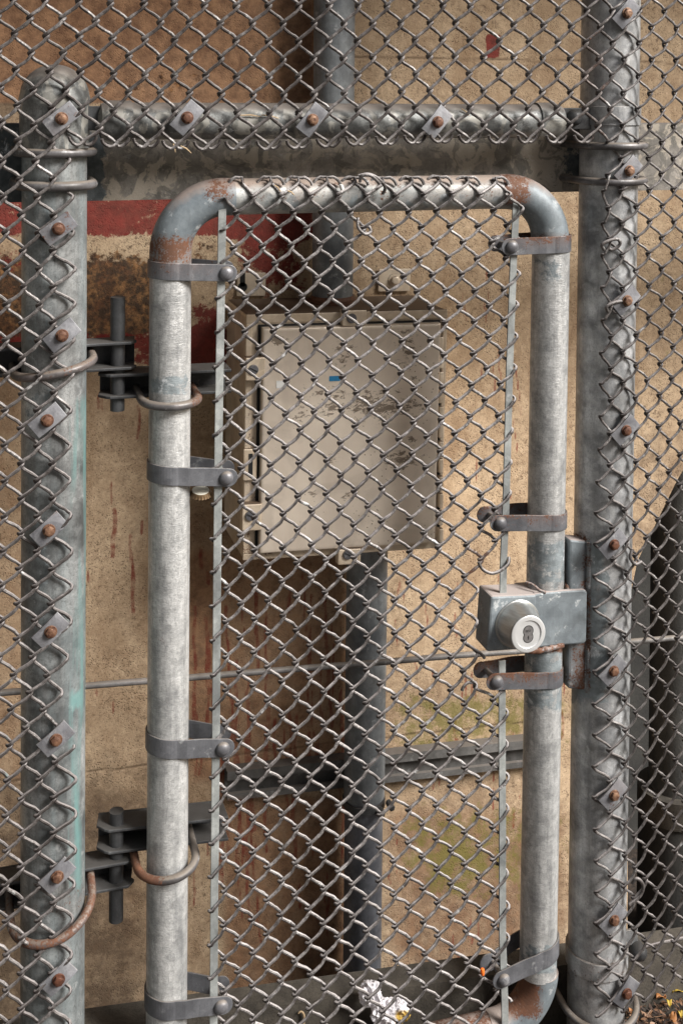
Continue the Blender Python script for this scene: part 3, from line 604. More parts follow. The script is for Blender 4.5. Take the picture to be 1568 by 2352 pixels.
obj('stile',*tube(line((GR-.001,0,lzb+.01),(GR-.003,0,zB+RE-.002),200),.0298,48),'pipe',gate,attrs=pa)
obj('top_rail',*tube(line((GL+RE+.008,0,zT),(GR-RE-.008,0,zT),160),.0265,44),'toprail',gate,attrs=pa)
obj('bottom_rail',*tube(line((GL+RE+.008,0,zB),(GR-RE-.008,0,zB),160),.0265,44),'elbow',gate,attrs=pa)
build_wires('mesh_panel',gs,'wire_g',gate,dict(rust=lambda V:np.clip(bx(*proj(V),1070,1130,1250,1330,10)*.5+bx(*proj(V),1085,1180,1480,1560,20)*.3+bx(*proj(V),540,1180,400,445,10)*.2,0,1)))
tie(gate,[(823,404,0),(845,400,-.004),(868,410,-.006),(884,430,-.004),(878,446,0)],-.036)
tie(gate,[(826,418,0),(832,404,-.004),(852,404,-.008),(872,422,-.006)],-.038)
tie(gate,[(822,500,0),(822,522,-.004),(838,538,-.005),(851,532,-.003),(846,520,0),(832,523,.002)],-.026)
tie(gate,[(1098,1290,0),(1108,1308,-.003),(1128,1317,-.004),(1148,1311,-.004),(1166,1296,-.003),(1168,1280,.004)],-.026,.0025)
tie(gate,[(1062,1472,0),(1084,1488,0),(1102,1500,-.002),(1112,1512,-.003)],-.0235,.0024)
# tension bars
def bar(pts,w=.0115,t=.0032):
    V=[];cs=[P(x,y,-.0215) for x,y in pts]
    cs=densify(cs,12)
    for c in cs:
        for a,b in((-w/2,-t/2),(w/2,-t/2),(w/2,t/2),(-w/2,t/2)):V.append((c[0]+a,c[1]+b,c[2]))
    n=len(cs);Fc=[[i*4+j,i*4+(j+1)%4,(i+1)*4+(j+1)%4,(i+1)*4+j] for i in range(n-1) for j in range(4)]+[[3,2,1,0],[(n-1)*4+j for j in range(4)]]
    return obj('tension_bar',V,Fc,'bar',gate,smooth=False,bevel=.0005)
bar([(511,453),(507,700),(502,1000),(499,1300),(496,1700),(492,2100),(490,2420)])
bar([(1186,434),(1178,600),(1169,850),(1162,1130),(1155,1300),(1154,1372)])
bar([(1152,1517),(1152,1700),(1153,1900),(1153,2150),(1158,2300),(1160,2440)])
# tension bands
def band(sx,zc,ztip,bxp,boltz,h=.0235,dirn=1,rust=0.,bR=.0103,t=.0026):
    """sx pipe centre, bxp bolt centre x ; dirn +1 strip runs to the right"""
    R=.0312;path=[];yf=-.0315;tip=abs(bxp-sx)+.004
    path.append((tip,-.0285))
    for u in np.linspace(.85,.15,8):path.append((.012+(tip-.012)*u,-.0285-.003*(1-ss(u,0.,.5))))
    path+= [(R*math.cos(a),-R*math.sin(a)) for a in np.linspace(pi*.42,pi*1.58,30)]
    for u in np.linspace(.2,.9,7):path.append((.012+(tip-.012)*u,.029-.016*ss(u,.2,1)))
    path.append((tip,.012))
    path=np.array(path);T=np.gradient(path,axis=0);T/=np.linalg.norm(T,axis=1)[:,None];N_=np.stack([T[:,1],-T[:,0]],1)
    V=[];n=len(path)
    for i,(p,nn) in enumerate(zip(path,N_)):
        u=np.clip(p[0]/tip,-.3,1);z=zc+(ztip-zc)*u
        for s_,zz_ in((-t/2,-h/2),(t/2,-h/2),(t/2,h/2),(-t/2,h/2)):
            V.append((sx+dirn*(p[0]+nn[0]*s_),p[1]+nn[1]*s_,z+zz_))
    Fc=[[i*4+j,i*4+(j+1)%4,(i+1)*4+(j+1)%4,(i+1)*4+j] for i in range(n-1) for j in range(4)]+[[3,2,1,0],[(n-1)*4+j for j in range(4)]]
    d1=lathe((sx+dirn*tip,-.0285-t/2+.0002,ztip),(0,1,0),[(0,h/2-.0002),(t-.0004,h/2-.0002)],28)
    d2=lathe((sx+dirn*(tip+.004),.012-t/2,ztip+.0005),(0,1,0),[(0,h/2),(t,h/2)],28)
    rf=(lambda V:np.clip(rust*ss(V[:,2],zc+h*.1,zc+h*.7)*.9+rust*.3,0,1)) if rust else None
    b=obj('tension_band',*merge((V,Fc),d1,d2),'band',gate,smooth=False,bevel=.0007,attrs=dict(rust=rf) if rust else None)
    q=(sx+dirn*(abs(bxp-sx)),-.0285-t/2,boltz)
    obj('bolt',*merge(lathe((q[0],q[1]-.0075,q[2]),(0,1,0),[(0,.0015),(.0006,bR*.4),(.002,bR*.72),(.0042,bR*.93),(.0066,bR),(.0076,bR*.98)],28),lathe((q[0],q[1],q[2]),(0,1,0),[(0,.0045),(.048,.0045)],12)),'zinc',b,smooth=True)
YB=-.03
for (py,bxx,by,h) in((625,520,628,.0245),(1095,520,1098,.0265),(1722,512,1720,.0275),(2322,508,2312,.0275)):
    p=P(392,py,-.031);q=P(bxx,by,YB);band(GL,p[2],q[2],q[0],q[2],h,1,rust=.42 if py==625 else .0)
for (py,bxx,by,h,ru) in((563,1175,567,.0265,.55),(1203,1148,1202,.0255,.42),(1567,1140,1566,.0265,.52),(2205,1156,2251,.029,.15)):
    p=P(1262 if py<1300 else 1242,py,-.031);q=P(bxx,by,YB);sx=GR+(.001 if py<1300 else -.002);band(sx,p[2],q[2],q[0],q[2],h,-1,rust=ru)
# lock case
def lp(x,y,Y=-.034):p=P(x,y,Y);return (p[0],p[2])
LY=-.034
poly=[lp(1127,1370),lp(1232,1366),lp(1243,1362),lp(1290,1358),lp(1340,1355),lp(1349,1361),lp(1347,1472),lp(1341,1480),lp(1290,1482),lp(1118,1498)]
case_l=[lp(1127,1370),lp(1232,1366),lp(1228,1490),lp(1118,1498)]
plate=[lp(1225,1366.5),lp(1243,1362.5),lp(1290,1358),lp(1343,1355),lp(1349,1361),lp(1347,1474),lp(1341,1480),lp(1290,1483),lp(1225,1490)]
lc=obj('lock_case',*merge(prism(case_l,LY,.014)),'lock',gate,smooth=False,bevel=.0035,attrs=dict(rust=lambda V:bx(*proj(V),1085,1125,1330,1500,5)*.35,paint=lambda V:V[:,0]*0))
obj('latch_plate',*prism(plate,LY+.0012,LY+.010),'lock',lc,smooth=False,bevel=.003,attrs=dict(rust=lambda V:V[:,0]*0))
ccz=[(c[0],c[1]) for c in plate]
inner=[lp(1213,1368),lp(1300,1362),lp(1300,1482),lp(1213,1492)]
obj('pipe_sleeve',*prism(inner,LY+.010,.02),'lock',lc,smooth=False,bevel=.003)
# weld beads
def bead(parent,pts,r,mat='lock',rust=.9,seed=0):
    pts=densify(pts,6);rr=[r*(1+.35*mnoise.noise(Vector(p)*260)) for p in pts]
    return obj('weld_bead',*tube(wob(pts,.001,200,seed),rr,10),mat,parent,attrs=dict(rust=lambda V:np.full(len(V),rust)))
bead(lc,[P(1213,1496,-.03),P(1240,1494,-.036),P(1262,1490,-.036),P(1291,1481,-.03)],.0048,rust=.6)
bead(lc,[P(1208,1337,-.014),P(1222,1343,-.022),P(1238,1355,-.029),P(1252,1361,-.0325)],.0022,rust=.5)
bead(lc,[P(1298,1340,-.012),P(1303,1354,-.022),P(1309,1358,-.026)],.003,rust=.6)
ax=np.array([0.0,-1,0]);c0=P(1187,1432,LY);Lc=.040
obj('guard_ring',*lathe(c0+ax*(Lc*.95),ax,[(0,.0284),(Lc*.03,.0284),(Lc*.045,.0278),(Lc*.05,.0268),(Lc*.052,.0216),(Lc*.01,.0212)],64),'ring',lc)
cy=obj('cylinder_guard',*lathe(c0+ax*-.002,ax,[(0,.0378),(.0035,.0378),(.0045,.0370),(.0048,.0352),(Lc*.5,.0318),(Lc*.93,.0284),(Lc*.955,.0284)],64),'nickel',lc)
obj('cylinder_face',*lathe(c0+ax*(Lc-.006),ax,[(0,.0204),(.0038,.0204),(.0042,.0200)],56),'core',lc)
obj('face_groove',*lathe(c0+ax*(Lc-.006),ax,[(0,.0214),(.0034,.0214)],56),'black',lc)
fc=c0+ax*(Lc-.0018)
def disc8(r1,r2,d1,d2,y0,y1,name,mat):
    up_=np.cross(np.cross(ax,[0,0,1.]),ax);up_/=np.linalg.norm(up_);rt_=np.cross(ax,up_)*-1
    a=lathe(fc+up_*d1-ax*y0*-1,ax,[(0,r1),(y1-y0,r1)],36);b=lathe(fc+up_*d2+ax*y0,ax,[(0,r2),(y1-y0+.00005,r2)],36)
    return obj(name,*merge(a,b),mat,lc,smooth=False)
disc8(.0088,.0086,.0046,-.0052,0.0,.0003,'core_outline','black')
disc8(.0076,.0074,.0046,-.0052,0.00005,.0006,'lock_core','coremid')
up_=np.cross(np.cross(ax,[0,0,1.]),ax);up_/=np.linalg.norm(up_);rt_=np.cross(up_,-ax);rt_/=np.linalg.norm(rt_)
if rt_[0]<0:rt_=-rt_
def fp(u,v,d):return fc+rt_*u+up_*v+ax*d
def fquad(name,pts,d0,d1,mat):
    n=len(pts);V=[fp(u,v,d0) for u,v in pts]+[fp(u,v,d1) for u,v in pts]
    return obj(name,V,[list(range(n)),[n+i for i in range(n)][::-1]]+[[i,n+i,n+(i+1)%n,(i+1)%n] for i in range(n)],mat,lc,smooth=False)
K=.001
fquad('keyhole',[(-.9*K,-2.4*K),(.6*K,-2.2*K),(1.3*K,-3.2*K),(.4*K,-4.3*K),(1.5*K,-5.4*K),(.5*K,-6.6*K),(1.2*K,-8.2*K),(-.9*K,-8.3*K),(-.5*K,-6.4*K),(-1.5*K,-5.2*K),(-.6*K,-4.*K)],.0004,.0009,'black')
tc=bpy.data.curves.new('engraving','FONT');tc.body='BEST';tc.size=.0046;tc.align_x='CENTER';tc.extrude=.0001
to=bpy.data.objects.new('engraving',tc);COL.objects.link(to);to.parent=lc;tc.materials.append(M['black'])
tm=Matrix((( rt_[0],up_[0],ax[0]),(rt_[1],up_[1],ax[1]),(rt_[2],up_[2],ax[2])));ml=tm.to_4x4();ml.translation=Vector(fp(0,.0034,.00075))-rootloc(lc)
to.matrix_local=ml;bpy.context.view_layer.update()
tme=bpy.data.meshes.new_from_object(to);to2=bpy.data.objects.new('maker_engraving',tme);COL.objects.link(to2);to2.parent=lc;to2.matrix_local=ml;bpy.data.objects.remove(to)
# strike bars welded to the right post (parts of the post)
def strike(pts_tl,pts_br):
    p=[lp(*pts_tl[0],-.02),lp(*pts_tl[1],-.02),lp(*pts_br[0],-.02),lp(*pts_br[1],-.02)]
    return obj('strike_bar',*prism(p,-.0215,.006),'lock',pr,smooth=False,bevel=.0035,attrs=dict(rust=lambda V:bx(*proj(V),1345,1360,1225,1600,3)*.45+bx(*proj(V),1290,1360,1578,1600,5)*.4,paint=lambda V:V[:,0]*0))
strike(((1306,1238),(1349,1243)),((1349,1586),(1304,1582)))
bead(pr,[P(1351,1245,-.024),P(1351,1350,-.024)],.0042,rust=.42,seed=3);bead(pr,[P(1350,1488,-.024),P(1350,1584,-.024)],.0042,rust=.42,seed=5)
# ------------------------------------------------------------------ hinges
def chan(name,parent,x0,x1,zt,zb,y0,y1,tiltx=0.,t=.0045,notch=0):
    """channel bracket open to the front: web at y1 and two flanges"""
    def sh(Vf):
        V,Fc=Vf;V=V.copy();V[:,2]+=tiltx*(V[:,0]-x0);return V,Fc
    def fl(z):
        e=.010
        if notch>0: pg=[(x0,y0),(x1-e,y0),(x1,y0+.012),(x1-.004,(y0+y1)/2),(x1,y1),(x0,y1)]
        elif notch<0: pg=[(x0+.004,y0+.004),(x0+e,y0),(x1,y0),(x1,y1),(x0,y1),(x0-.006,y0+.016)]
        else: pg=[(x0,y0),(x1-.012,y0),(x1-.003,y0+.004),(x1,y0+.012),(x1,y1),(x0,y1)]
        return sh(vprism(pg,z-t,z))
    return obj(name,*merge(fl(zt),fl(zb),sh(box(((x0+x1)/2,y1+t/2,(zt+zb-t)/2),(x1-x0,t,zt-zb+t)))),'dark',parent,smooth=False,bevel=.0012)
HY0,HY1=.014,.05;PY=.032
def hinge(pxx,ytop,ybot,post_z,gate_z,gtilt):
    a=P(pxx,ytop,PY);b=P(pxx,ybot,PY)
    pb=chan('hinge_bracket',pl,.03,P(316,800,.02)[0],post_z[0],post_z[1],HY0,HY1,0,notch=1)
    obj('hinge_pin',*tube(line(a,(a[0],PY,b[2]),30),.0105,28),'dark',pb)
    gb=chan('hinge_bracket',gate,P(237,900,.02)[0],P(530,900,.02)[0],gate_z[0],gate_z[1],HY0+.001,HY1+.008,gtilt,notch=-1)
    return pb,gb
pb,gb=hinge(271,682,942,(zz(260,787,HY0),zz(260,845,HY0)),(zz(240,862,HY0),zz(240,912,HY0)),-.012)
ubolt(gb,GL,zz(392,922,-.032),.0405,.0062,.07,tilt=.05,rust=lambda V:np.clip(.25+.5*ss(V[:,0],GL+.01,GL+.04),0,1)*.75)
ubolt(pb,PLX,zz(126,858,-.05),.054,.0062,.06,tilt=.0,roll=.16,rust=lambda V:np.full(len(V),.35))
pb,gb=hinge(268,1862,2112,(zz(260,1985,HY0),zz(260,2040,HY0)),(zz(245,1908,HY0),zz(245,1958,HY0)),-.06)
ubolt(gb,GL-.002,zz(392,2012,-.05),.043,.006,.06,tilt=.1,roll=.05,rust=lambda V:np.clip(.75*ss(-V[:,0],-GL-.02,-GL+.04),0,1))
ubolt(pb,PLX-.002,zz(126,2120,-.065),.0565,.0062,.05,tilt=.3,roll=.2,rust=lambda V:np.full(len(V),.5))
# ------------------------------------------------------------------ electrical box
BX=thing('electrical_box','dusty stainless steel wall box with hinged door and screw clamps behind the mesh','box',(.632,.375,.8))
K4=[P(565,722,.22),P(1026,710,.22),P(1011,1257,.22),P(557,1286,.22)]
def bq(u,v,d=0.):
    p=(K4[0]*(1-u)+K4[1]*u)*(1-v)+(K4[3]*(1-u)+K4[2]*u)*v;return np.array([p[0],.22+d,p[2]])
import numpy.linalg as LA
def inv(x,y,Y=.22):
    """box u,v of a pixel"""
    p=P(x,y,Y);u,v=.5,.5
    for _ in range(20):
        q=bq(u,v);e=p-q;du=(bq(u+.01,v)-q)/.01;dv=(bq(u,v+.01)-q)/.01
        A=np.array([[du[0],dv[0]],[du[2],dv[2]]]);s_=LA.solve(A,[e[0],e[2]]);u+=s_[0];v+=s_[1]
    return u,v
def bslab(name,uv,d0,d1,mat,parent,bevel=.002,attrs=None,sub=0,smooth=False):
    u0,v0,u1,v1=uv
    if sub:
        n=sub;V=[];Fc=[]
        for j in range(n+1):
            for i in range(n+1):V.append(bq(u0+(u1-u0)*i/n,v0+(v1-v0)*j/n,d0))
        Fc=[[j*(n+1)+i,(j+1)*(n+1)+i,(j+1)*(n+1)+i+1,j*(n+1)+i+1] for j in range(n) for i in range(n)]
        # rounded skirt
        ring_=[i for i in range(n+1)]+[j*(n+1)+n for j in range(1,n+1)]+[n*(n+1)+i for i in range(n-1,-1,-1)]+[j*(n+1) for j in range(n-1,0,-1)]
        base=ring_;cu,cv=(u0+u1)/2,(v0+v1)/2;ctr=bq(cu,cv)
        for k,(g_,dd) in enumerate(((.0012,.0006),(.0022,.002),(.0026,.004),(.0026,d1-d0))):
            st=len(V)
            for idx in ring_:
                p=np.array(V[idx]);s=np.sign([ (p[0]-ctr[0]),(p[2]-ctr[2]) ])
                iu=idx%(n+1);jv=idx//(n+1)
                ex=(-1 if iu==0 else 1 if iu==n else 0);ez=(1 if jv==0 else -1 if jv==n else 0)
                V.append((p[0]+ex*g_,p[1]+dd,p[2]+ez*g_))
            cur=[st+i for i in range(len(ring_))];L_=len(cur)
            Fc+=[[base[i],base[(i+1)%L_],cur[(i+1)%L_],cur[i]] for i in range(L_)];base=cur
        return obj(name,V,Fc,mat,parent,True,0,attrs)
    V=[bq(u,v,d) for d in(d0,d1) for u,v in((u0,v0),(u1,v0),(u1,v1),(u0,v1))]
    return obj(name,V,[[0,3,2,1],[4,5,6,7],[0,1,5,4],[1,2,6,5],[2,3,7,6],[3,0,4,7]],mat,parent,smooth,bevel,attrs)
def boxrust(V):
    x,y=proj(V);return np.clip(bx(x,y,550,600,1030,1300,16)*.5+bx(x,y,550,606,800,1040,14)*.2+bx(x,y,560,660,715,760,14)*.12+bx(x,y,700,800,1240,1290,14)*.35,0,1)
# body as back shell with rim
bslab('body',(0,0,1,1),.0,.152,'box',BX,.006,dict(rust=boxrust))
def doorstain(V):
    x,y=proj(V);a=np.zeros(len(V));R=random.Random(3)
    for cx,cy,w_,h_,s in((640,782,26,14,.8),(800,800,40,18,.45),(935,800,28,60,.5),(760,905,70,22,.4),(860,930,70,40,.7),(760,940,36,30,.55),(930,935,50,30,.55),(690,960,30,30,.4),(920,1055,50,26,.6),(760,1052,24,16,.4),(720,1135,16,12,.5),(800,1140,20,10,.5),(690,905,20,20,.4),(950,870,14,10,.6),(945,1010,14,12,.6),(775,830,40,30,.4)):
        a=np.maximum(a,s*np.exp(-((x-cx)/w_)**2-((y-cy)/h_)**2))
    return a
def boxdoor():
    n=NT('brushed_door');b=n.noise(8,4);st=n.noise(1,4,.7,co=n.map((420,420,12),rot=(0,.8,0)));c=n.mix(n.mr(b,.3,.7),(.62,.53,.44),(.86,.76,.64));c=n.mix(n.ma('MULTIPLY',n.mr(st,.5,.75),.18),c,(.8,.76,.7))
    d=n.attr('stain');k=n.noise(1,8,.8,dist=.4,co=n.map((60,60,130),rot=(0,.35,0)));m=n.mr(n.ma('ADD',d,n.ma('MULTIPLY',n.ma('SUBTRACT',k,.5),3.0)),.44,.54)
    m=n.ma('MULTIPLY',m,n.mr(d,.05,.2));c=n.mix(n.ma('MULTIPLY',m,.9),c,(.13,.095,.065));bl2=n.mr(n.noise(11,5,.6,dist=1),.52,.66);c=n.mix(n.ma('MULTIPLY',bl2,.35),c,(.42,.36,.3))
    sp=n.voro(120);s2=n.ma('MULTIPLY',n.mr(sp,.16,.1),n.mr(n.noise(15,3),.5,.6));c=n.mix(s2,c,(.2,.13,.08))
    return n.fin(c,n.ma('ADD',n.mr(b,.3,.7,.3,.42),n.ma('MULTIPLY',m,.3)),n.ma('SUBTRACT',.4,n.ma('MULTIPLY',m,.35)),n.bump(st,.06,.0006))
M['door']=boxdoor()
uv=lambda x0,y0,x1,y1:(*inv(x0,y0),*inv(x1,y1))
d0=inv(607,757,.205);d1=inv(995,1243,.205)
bslab('door_gasket',(d0[0]-.02,d0[1]-.014,d1[0]+.02,d1[1]+.006),-.0035,.001,'black',BX,.001)
door=bslab('door',(d0[0],d0[1],d1[0],d1[1]),-.017,-.0036,'door',BX,sub=90,attrs=dict(stain=doorstain))
# turned rim around the door
for nm,q in(('rim',(0.0,0.0,1.0,.036)),('rim',(0,.964+.01,1,1.)),('rim',(0,.036,.028,.974)),('rim',(.978,.036,1,.974))):
    bslab(nm,q,-.003,.0008,'box',BX,.0012,dict(rust=boxrust))
def clampb(x,y,w_,h_,sx,sy):
    u,v=inv(x,y,.205);du,dv=w_/454/2,h_/555/2
    c=bslab('door_clamp',(u-du,v-dv,u+du,v+dv),-.021,-.0035,'box',BX,.002)
    p=P(sx,sy,.195);obj('screw',*merge(lathe((p[0],.199,p[2]),(0,1,0),[(-.0035,.0075),(-.003,.0082),(0,.0085),(.006,.0085)],22)),'zinc',c,smooth=False)
    obj('screw_slot',*box((p[0],.1952,p[2]),(.013,.0006,.0018),Ry(.5)),'black',c,smooth=False)
clampb(585,846,42,52,583,850);clampb(577,1186,42,60,576,1186);clampb(812,729,54,36,809,732);clampb(800,1276,52,36,800,1275)
u,v=inv(575,1068,.21);bslab('hasp',(u-.033,v-.065,u+.033,v+.065),-.009,-.003,'box',BX,.002);bslab('hasp_slot',(u-.008,v-.045,u+.012,v+.045),-.0095,-.0088,'black',BX,0)
for y0 in range(790,1235,40):
    u,v=inv(1012,y0,.21);bslab('hinge_knuckle',(u-.010,v-.03,u+.012,v+.03),-.012,-.002,'box',BX,.002)
    bslab('hinge_gap',(u-.012,v+.031,u+.004,v+.042),-.004,-.0028,'black',BX,0)
def tab(x,y,w_,h_,hole=False):
    c=P(x,y,WY-.004);o=obj('mounting_tab',*box(c,(w_,.003,h_),Ry(.03)),'box',BX,smooth=False,bevel=.001)
    if hole: obj('keyhole_slot',*merge(lathe((c[0]-.016,c[1]-.0022,c[2]-.004),(0,1,0),[(0,.0085),(.0006,.0085)],20),box((c[0]-.016,c[1]-.0019,c[2]+.012),(.009,.0006,.03))),'black',o,smooth=False)
    else: hexbolt(o,(c[0],c[1]-.0015,c[2]),.0085,.007,'box',washer=.0125)
tab(577,653,.052,.042,True);tab(905,643,.062,.042)
u,v=inv(769,869,.203);bslab('sticker',(u-.028,v-.010,u+.026,v+.011),-.0176,-.0171,'blue',BX,0)
u,v=inv(645,883,.203);bslab('label',(u-.022,v-.015,u+.022,v+.015),-.0176,-.0171,'white',BX,0)
# ------------------------------------------------------------------ conduits, strut, rod
CY=.318
CX1=(P(720,300,CY)[0]+P(813,300,CY)[0])/2;CX2=(P(794,1500,CY)[0]+P(885,1500,CY)[0])/2
zbt=bq(.45,0)[2]
cu=thing('conduit','thick grey conduit coming down from above into the top of the steel box','conduit',(CX1,CY,zbt))
obj('pipe',*tube(line((CX1-.002,CY,2.1),(CX1,CY,zbt-.01),120),.0362,40),'cond',cu)
obj('locknut',*lathe((CX1,CY,zbt-.002),(0,0,1),[(0,.046),(.006,.046),(.008,.040),(.014,.038)],36),'rusty',cu)
cl=thing('conduit','thick blue-grey conduit running from the bottom of the steel box to the ground','conduit',(CX2,CY,-.32))
zm=zz(840,1848,CY-.03)
zbb=bq(.6,1)[2]
obj('pipe',*tube(line((CX2+.001,CY,zbb+.01),(CX2-.0005,CY,zm),60),.0368,40),'cond',cl)
obj('pipe',*tube(line((CX2-.001,CY,zm),(CX2-.0015,CY,-.33),80),.0345,40),'cond2',cl)
def strutz(x):return .3805-.055*(x-.4577)+.002
SX0,SX1=.4577,1.10
def strut():
    n=60;prof=[(.334,0),(.336,0.0),(.336,-.0),(.3365,-.0)];y0=.350;y1=.374;H=.052;lip=.017
    pr_=[(y0+.006,-lip),(y0,-lip+.001),(y0,0),(y1,0),(y1,-H),(y0,-H),(y0,-H+lip-.006),(y0+.006,-H+lip-.005),(y0+.006,-H+lip-.008),(y0+.0025,-H+lip-.0085),(y0+.0025,-H+.0025),(y1-.0025,-H+.0025),(y1-.0025,-.0025),(y0+.0025,-.0025),(y0+.0025,-lip+.004),(y0+.006,-lip+.003)]
    k=len(pr_);V=[]
    for x in np.linspace(SX0,SX1,n):V+=[(x,y,strutz(x)+z) for y,z in pr_]
    Fc=[[i*k+j,i*k+(j+1)%k,(i+1)*k+(j+1)%k,(i+1)*k+j] for i in range(n-1) for j in range(k)]+[list(range(k))[::-1],[(n-1)*k+j for j in range(k)]]
    return V,Fc
o=obj('strut_channel',*strut(),'rod',None,smooth=False,attrs=dict(rust=lambda V:bx(*proj(V),515,620,1830,1880,10)*.5+.05));o.data.materials[0]=M['strut'];tag(o,'slotted metal strut channel fixed across the wall behind the lower conduit','channel')
pc=thing('pipe_clamp','dark rusty pipe clamp bolts holding the lower conduit to the strut','clamp',(CX2,CY,zm))
obj('strap',*ring(CX2-.001,zm-.016,zm-.004,.0345,.0385),'dark',pc).location.y+=CY
hexbolt(pc,(CX2+.018,CY-.034,zm-.012),.007,.012,'dark');hexbolt(pc,(CX2+.036,CY-.028,zm-.004),.006,.02,'dark')
ra,rb=P(-60,1596,.25),P(1640,1459,.25)
o=obj('thin_rod',*tube(wob(line(ra,rb,140),.0015,6),.0052,12),'rod',None,attrs=dict(rust=lambda V:np.full(len(V),.12)));tag(o,'thin pitted metal rod crossing horizontally behind the gate below the box','rod')
wa,wb=P(1490,2168,.045),P(1600,2140,.045)
o=obj('tension_wire',*tube(wob(line(P(1466,2178,.03),P(1700,2122,.05),40),.001,20),.0026,8),'wire');tag(o,'loose grey wire tied along the low beam right of the tall post','wire')
# ------------------------------------------------------------------ small things
def crumple():
    bm=bmesh.new();bmesh.ops.create_icosphere(bm,subdivisions=6,radius=1)
    cs=[(P(852,2283,.02),(.016,.016,.017)),(P(885,2322,.018),(.02,.017,.015)),(P(915,2318,.016),(.017,.016,.016))]
    V=[];Fc=[];n=0
    for k,(c,s) in enumerate(cs):
        vs=[]
        for v in bm.verts:
            d=v.co.normalized();q=d*1.6+Vector((k*5,0,0))
            r=1+.3*mnoise.noise(q)-.5*abs(mnoise.noise(q*1.3))-.2*abs(mnoise.noise(q*2.4))+.22
            vs.append((c[0]+d.x*s[0]*r,c[1]+d.y*s[1]*r,c[2]+d.z*s[2]*r))
        V+=vs;Fc+=[[l.vert.index+n for l in f.loops] for f in bm.faces];n+=len(vs)
    bm.free();return V,Fc
o=obj('crumpled_tissue',*crumple(),'tissue',None,smooth=True,attrs=dict(stain=lambda V:bx(*proj(V),905,960,2318,2380,10)*.9));tag(o,'crumpled white tissue with a yellow stain lying at the foot of the mesh','tissue')
p=P(1105,2228,-.028);o=obj('orange_bead',*lathe(p+np.array([0,-.003,.005]),(0.05,0,-1),[(0,.0015),(.001,.003),(.004,.0036),(.008,.0034),(.0105,.0028),(.0115,.001)],14),'orange');tag(o,'tiny orange plastic bit stuck on the gate mesh near the lower right band','plastic bit')
p=P(783,431,-.034);o=obj('white_bit',*lathe(p+np.array([0,0,.005]),(0.2,0,-1),[(0,.001),(.001,.003),(.005,.0035),(.010,.0025),(.011,.001)],12),'white');tag(o,'tiny white crumb caught in the wire along the gate top rail','crumb')
# bottle cap
cp=P(462,1126,-.008);axc=np.array([.04,.22,-1.]);axc/=LA.norm(axc)
bc=thing('bottle_cap','upturned bottle cap with crimped brown rim wedged beside the left stile','bottle cap',tuple(cp))
def capmesh():
    sg=126;V=[];pr_=[(0,.0136),(.0012,.0142),(.003,.0147),(.0055,.0160),(.0062,.0164),(.0056,.0155),(.002,.0138)]
    u=np.cross(axc,[1.,0,0]);u/=LA.norm(u);b=np.cross(axc,u)
    for t,r in pr_:
        for j in range(sg):
            a=j*2*pi/sg;rr=r*(1+.04*ss(t,.001,.005)*math.sin(a*21));V.append(cp+axc*t+rr*(math.cos(a)*u+math.sin(a)*b))
    n=len(pr_);Fc=[[i*sg+j,(i+1)*sg+j,(i+1)*sg+(j+1)%sg,i*sg+(j+1)%sg] for i in range(n-1) for j in range(sg)]
    Fc+=[list(range(sg))]
    return V,Fc
obj('crimped_rim',*capmesh(),'cap_b',bc)
obj('cap_top',*lathe(cp-axc*.0006,axc,[(0,.0118),(.0005,.0129),(.0012,.0131)],40),'cap_w',bc)
# straw bits along the rail
stl=[((550,265),(600,268),RA-.028),((600,264),(640,272),RA-.028),((1060,250),(1078,268),RA-.024),((398,330),(403,350),OY-.004),((415,335),(440,352),OY-.004),((630,425),(645,440),-.036),((660,438),(676,448),-.036)]
sn=['long pale straw fragment on the top rail left of the middle clamp plate','short straw fragment touching the middle clamp plate on the top rail','upright straw fragment right of the rightmost clamp plate on the top rail','bent straw thread hanging from the cut mesh edge near the left post','slanting straw thread hanging from the cut mesh edge near the left post','straw fragment on top of the gate rail near its left bend','lower straw fragment on the front of the gate rail near its left bend']
for i,((x0,y0),(x1,y1),Y) in enumerate(stl):
    a,b=P(x0,y0,Y),P(x1,y1,Y);m=(a+b)/2+np.array([0,-.001,.0015])
    o=obj('straw',*tube([a,m,b],[.0008,.0012,.0005],6),'straw');tag(o,sn[i],'straw','straw fragments caught on the rails and mesh')
a=P(690,2335,.045);o=obj('dry_curl',*tube([a+np.array([.006*math.cos(t)*1.0,0,.012*math.sin(t)-.004]) for t in np.linspace(2.2,-1.6,12)],np.linspace(.001,.003,12),8),'straw');tag(o,'pale curled dry leaf scrap lying against the low beam','leaf scrap')
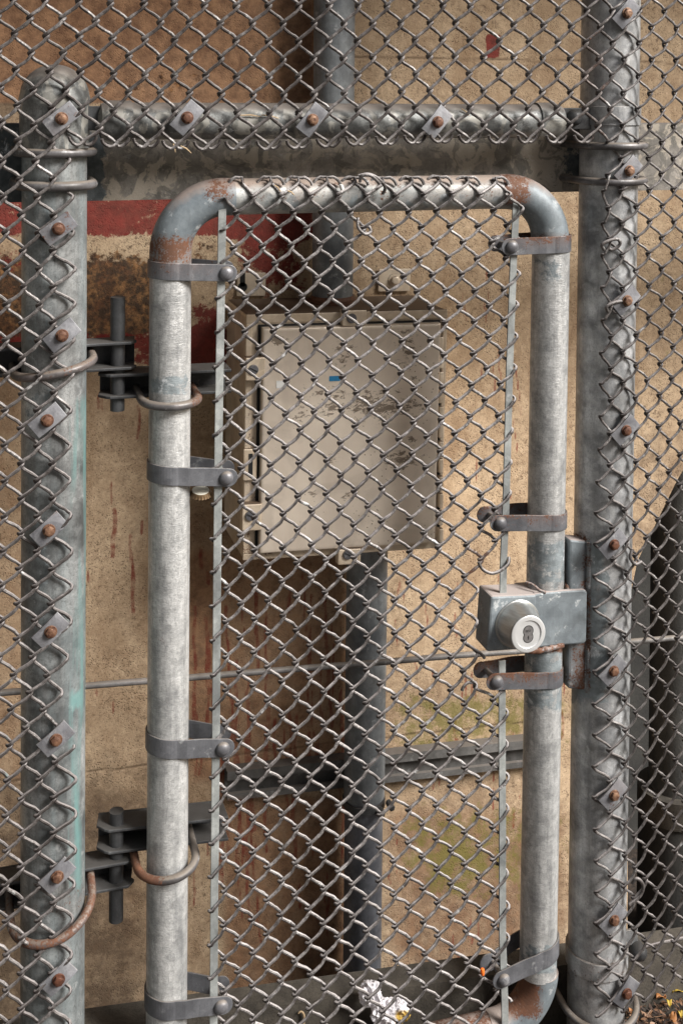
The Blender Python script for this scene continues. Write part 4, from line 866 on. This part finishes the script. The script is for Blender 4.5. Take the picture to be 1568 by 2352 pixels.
# leaf litter
def flakes(n,x0,x1,y0,y1,seed,lmin,lmax,zoff=.0):
    R=random.Random(seed);V=[];Fc=[]
    for i in range(n):
        x=R.uniform(x0,x1);y=R.uniform(y0,y1);z=GZ+zoff+R.uniform(-.002,.012);L=R.uniform(lmin,lmax);W=L*R.choice([.12,.2,.45]);a=R.uniform(0,6.28);t=R.uniform(-.5,.5);b=len(V);cu=R.uniform(-.2,.3)*L
        c,s=math.cos(a),math.sin(a)
        for u,v,h in((-1,0,0),(-.3,1,.5),(.4,.8,.5),(1,0,0),(.4,-.8,.4),(-.3,-1,.5)):
            lx,ly=u*L/2,v*W/2;V.append((x+lx*c-ly*s,y+lx*s+ly*c,z+h*cu+lx*t+ly*R.uniform(-.4,.4)))
        Fc+=[[b,b+1,b+4,b+5],[b+1,b+2,b+3,b+4]]
    return V,Fc
o=obj('leaf_litter',*flakes(9000,.78,1.5,-.3,.045,1,.004,.019),'litter',None,smooth=False);o['kind']='stuff';o['label']='brown wood chips and leaf litter on the soil at the lower right';o['category']='leaf litter'
def leaf(x,y,L,ang,mat,Y=0):
    c=P(x,y,Y);# put on the ground along the view line
    d=c-C0;t=(GZ+.014-C0[2])/d[2];c=C0+d*t;V=[];n=9;R=random.Random(int(x+y))
    for i in range(n):
        u=-1+2*i/(n-1);w_=L*.28*(1-u*u)**.7*(1+.2*R.random());h=.004*math.sin(u*3+x)
        for s in(-1,0,1):
            lx,ly=u*L/2,s*w_;V.append((c[0]+lx*math.cos(ang)-ly*math.sin(ang),c[1]+lx*math.sin(ang)+ly*math.cos(ang),c[2]+h+abs(s)*.003))
    Fc=[[i*3+j,i*3+j+1,(i+1)*3+j+1,(i+1)*3+j] for i in range(n-1) for j in range(2)]
    o=obj('leaf',V,Fc,mat);s_=o.modifiers.new('s','SOLIDIFY');s_.thickness=.0006;return o
yn=['largest yellow leaf near the right edge of the litter','yellow leaf just below the largest yellow leaf','yellow leaf closest to the low beam behind the litter','yellow leaf nearest the bottom right corner of the litter']
on=['orange brown leaf left of the yellow leaves','orange brown leaf at the bottom edge below the yellow leaves','orange brown leaf beside the foot of the right post']
for i,(x,y,L,a) in enumerate(((1555,2275,.026,.3),(1535,2304,.016,1.2),(1528,2256,.014,.5),(1560,2330,.013,1.5))):
    tag(leaf(x,y,L,a,'yellow'),yn[i],'leaf','yellow leaves on the litter')
for i,(x,y,L,a) in enumerate(((1517,2291,.022,.2),(1545,2340,.018,.9),(1455,2325,.02,2.2))):
    tag(leaf(x,y,L,a,'oleaf'),on[i],'leaf','orange brown leaves on the litter')
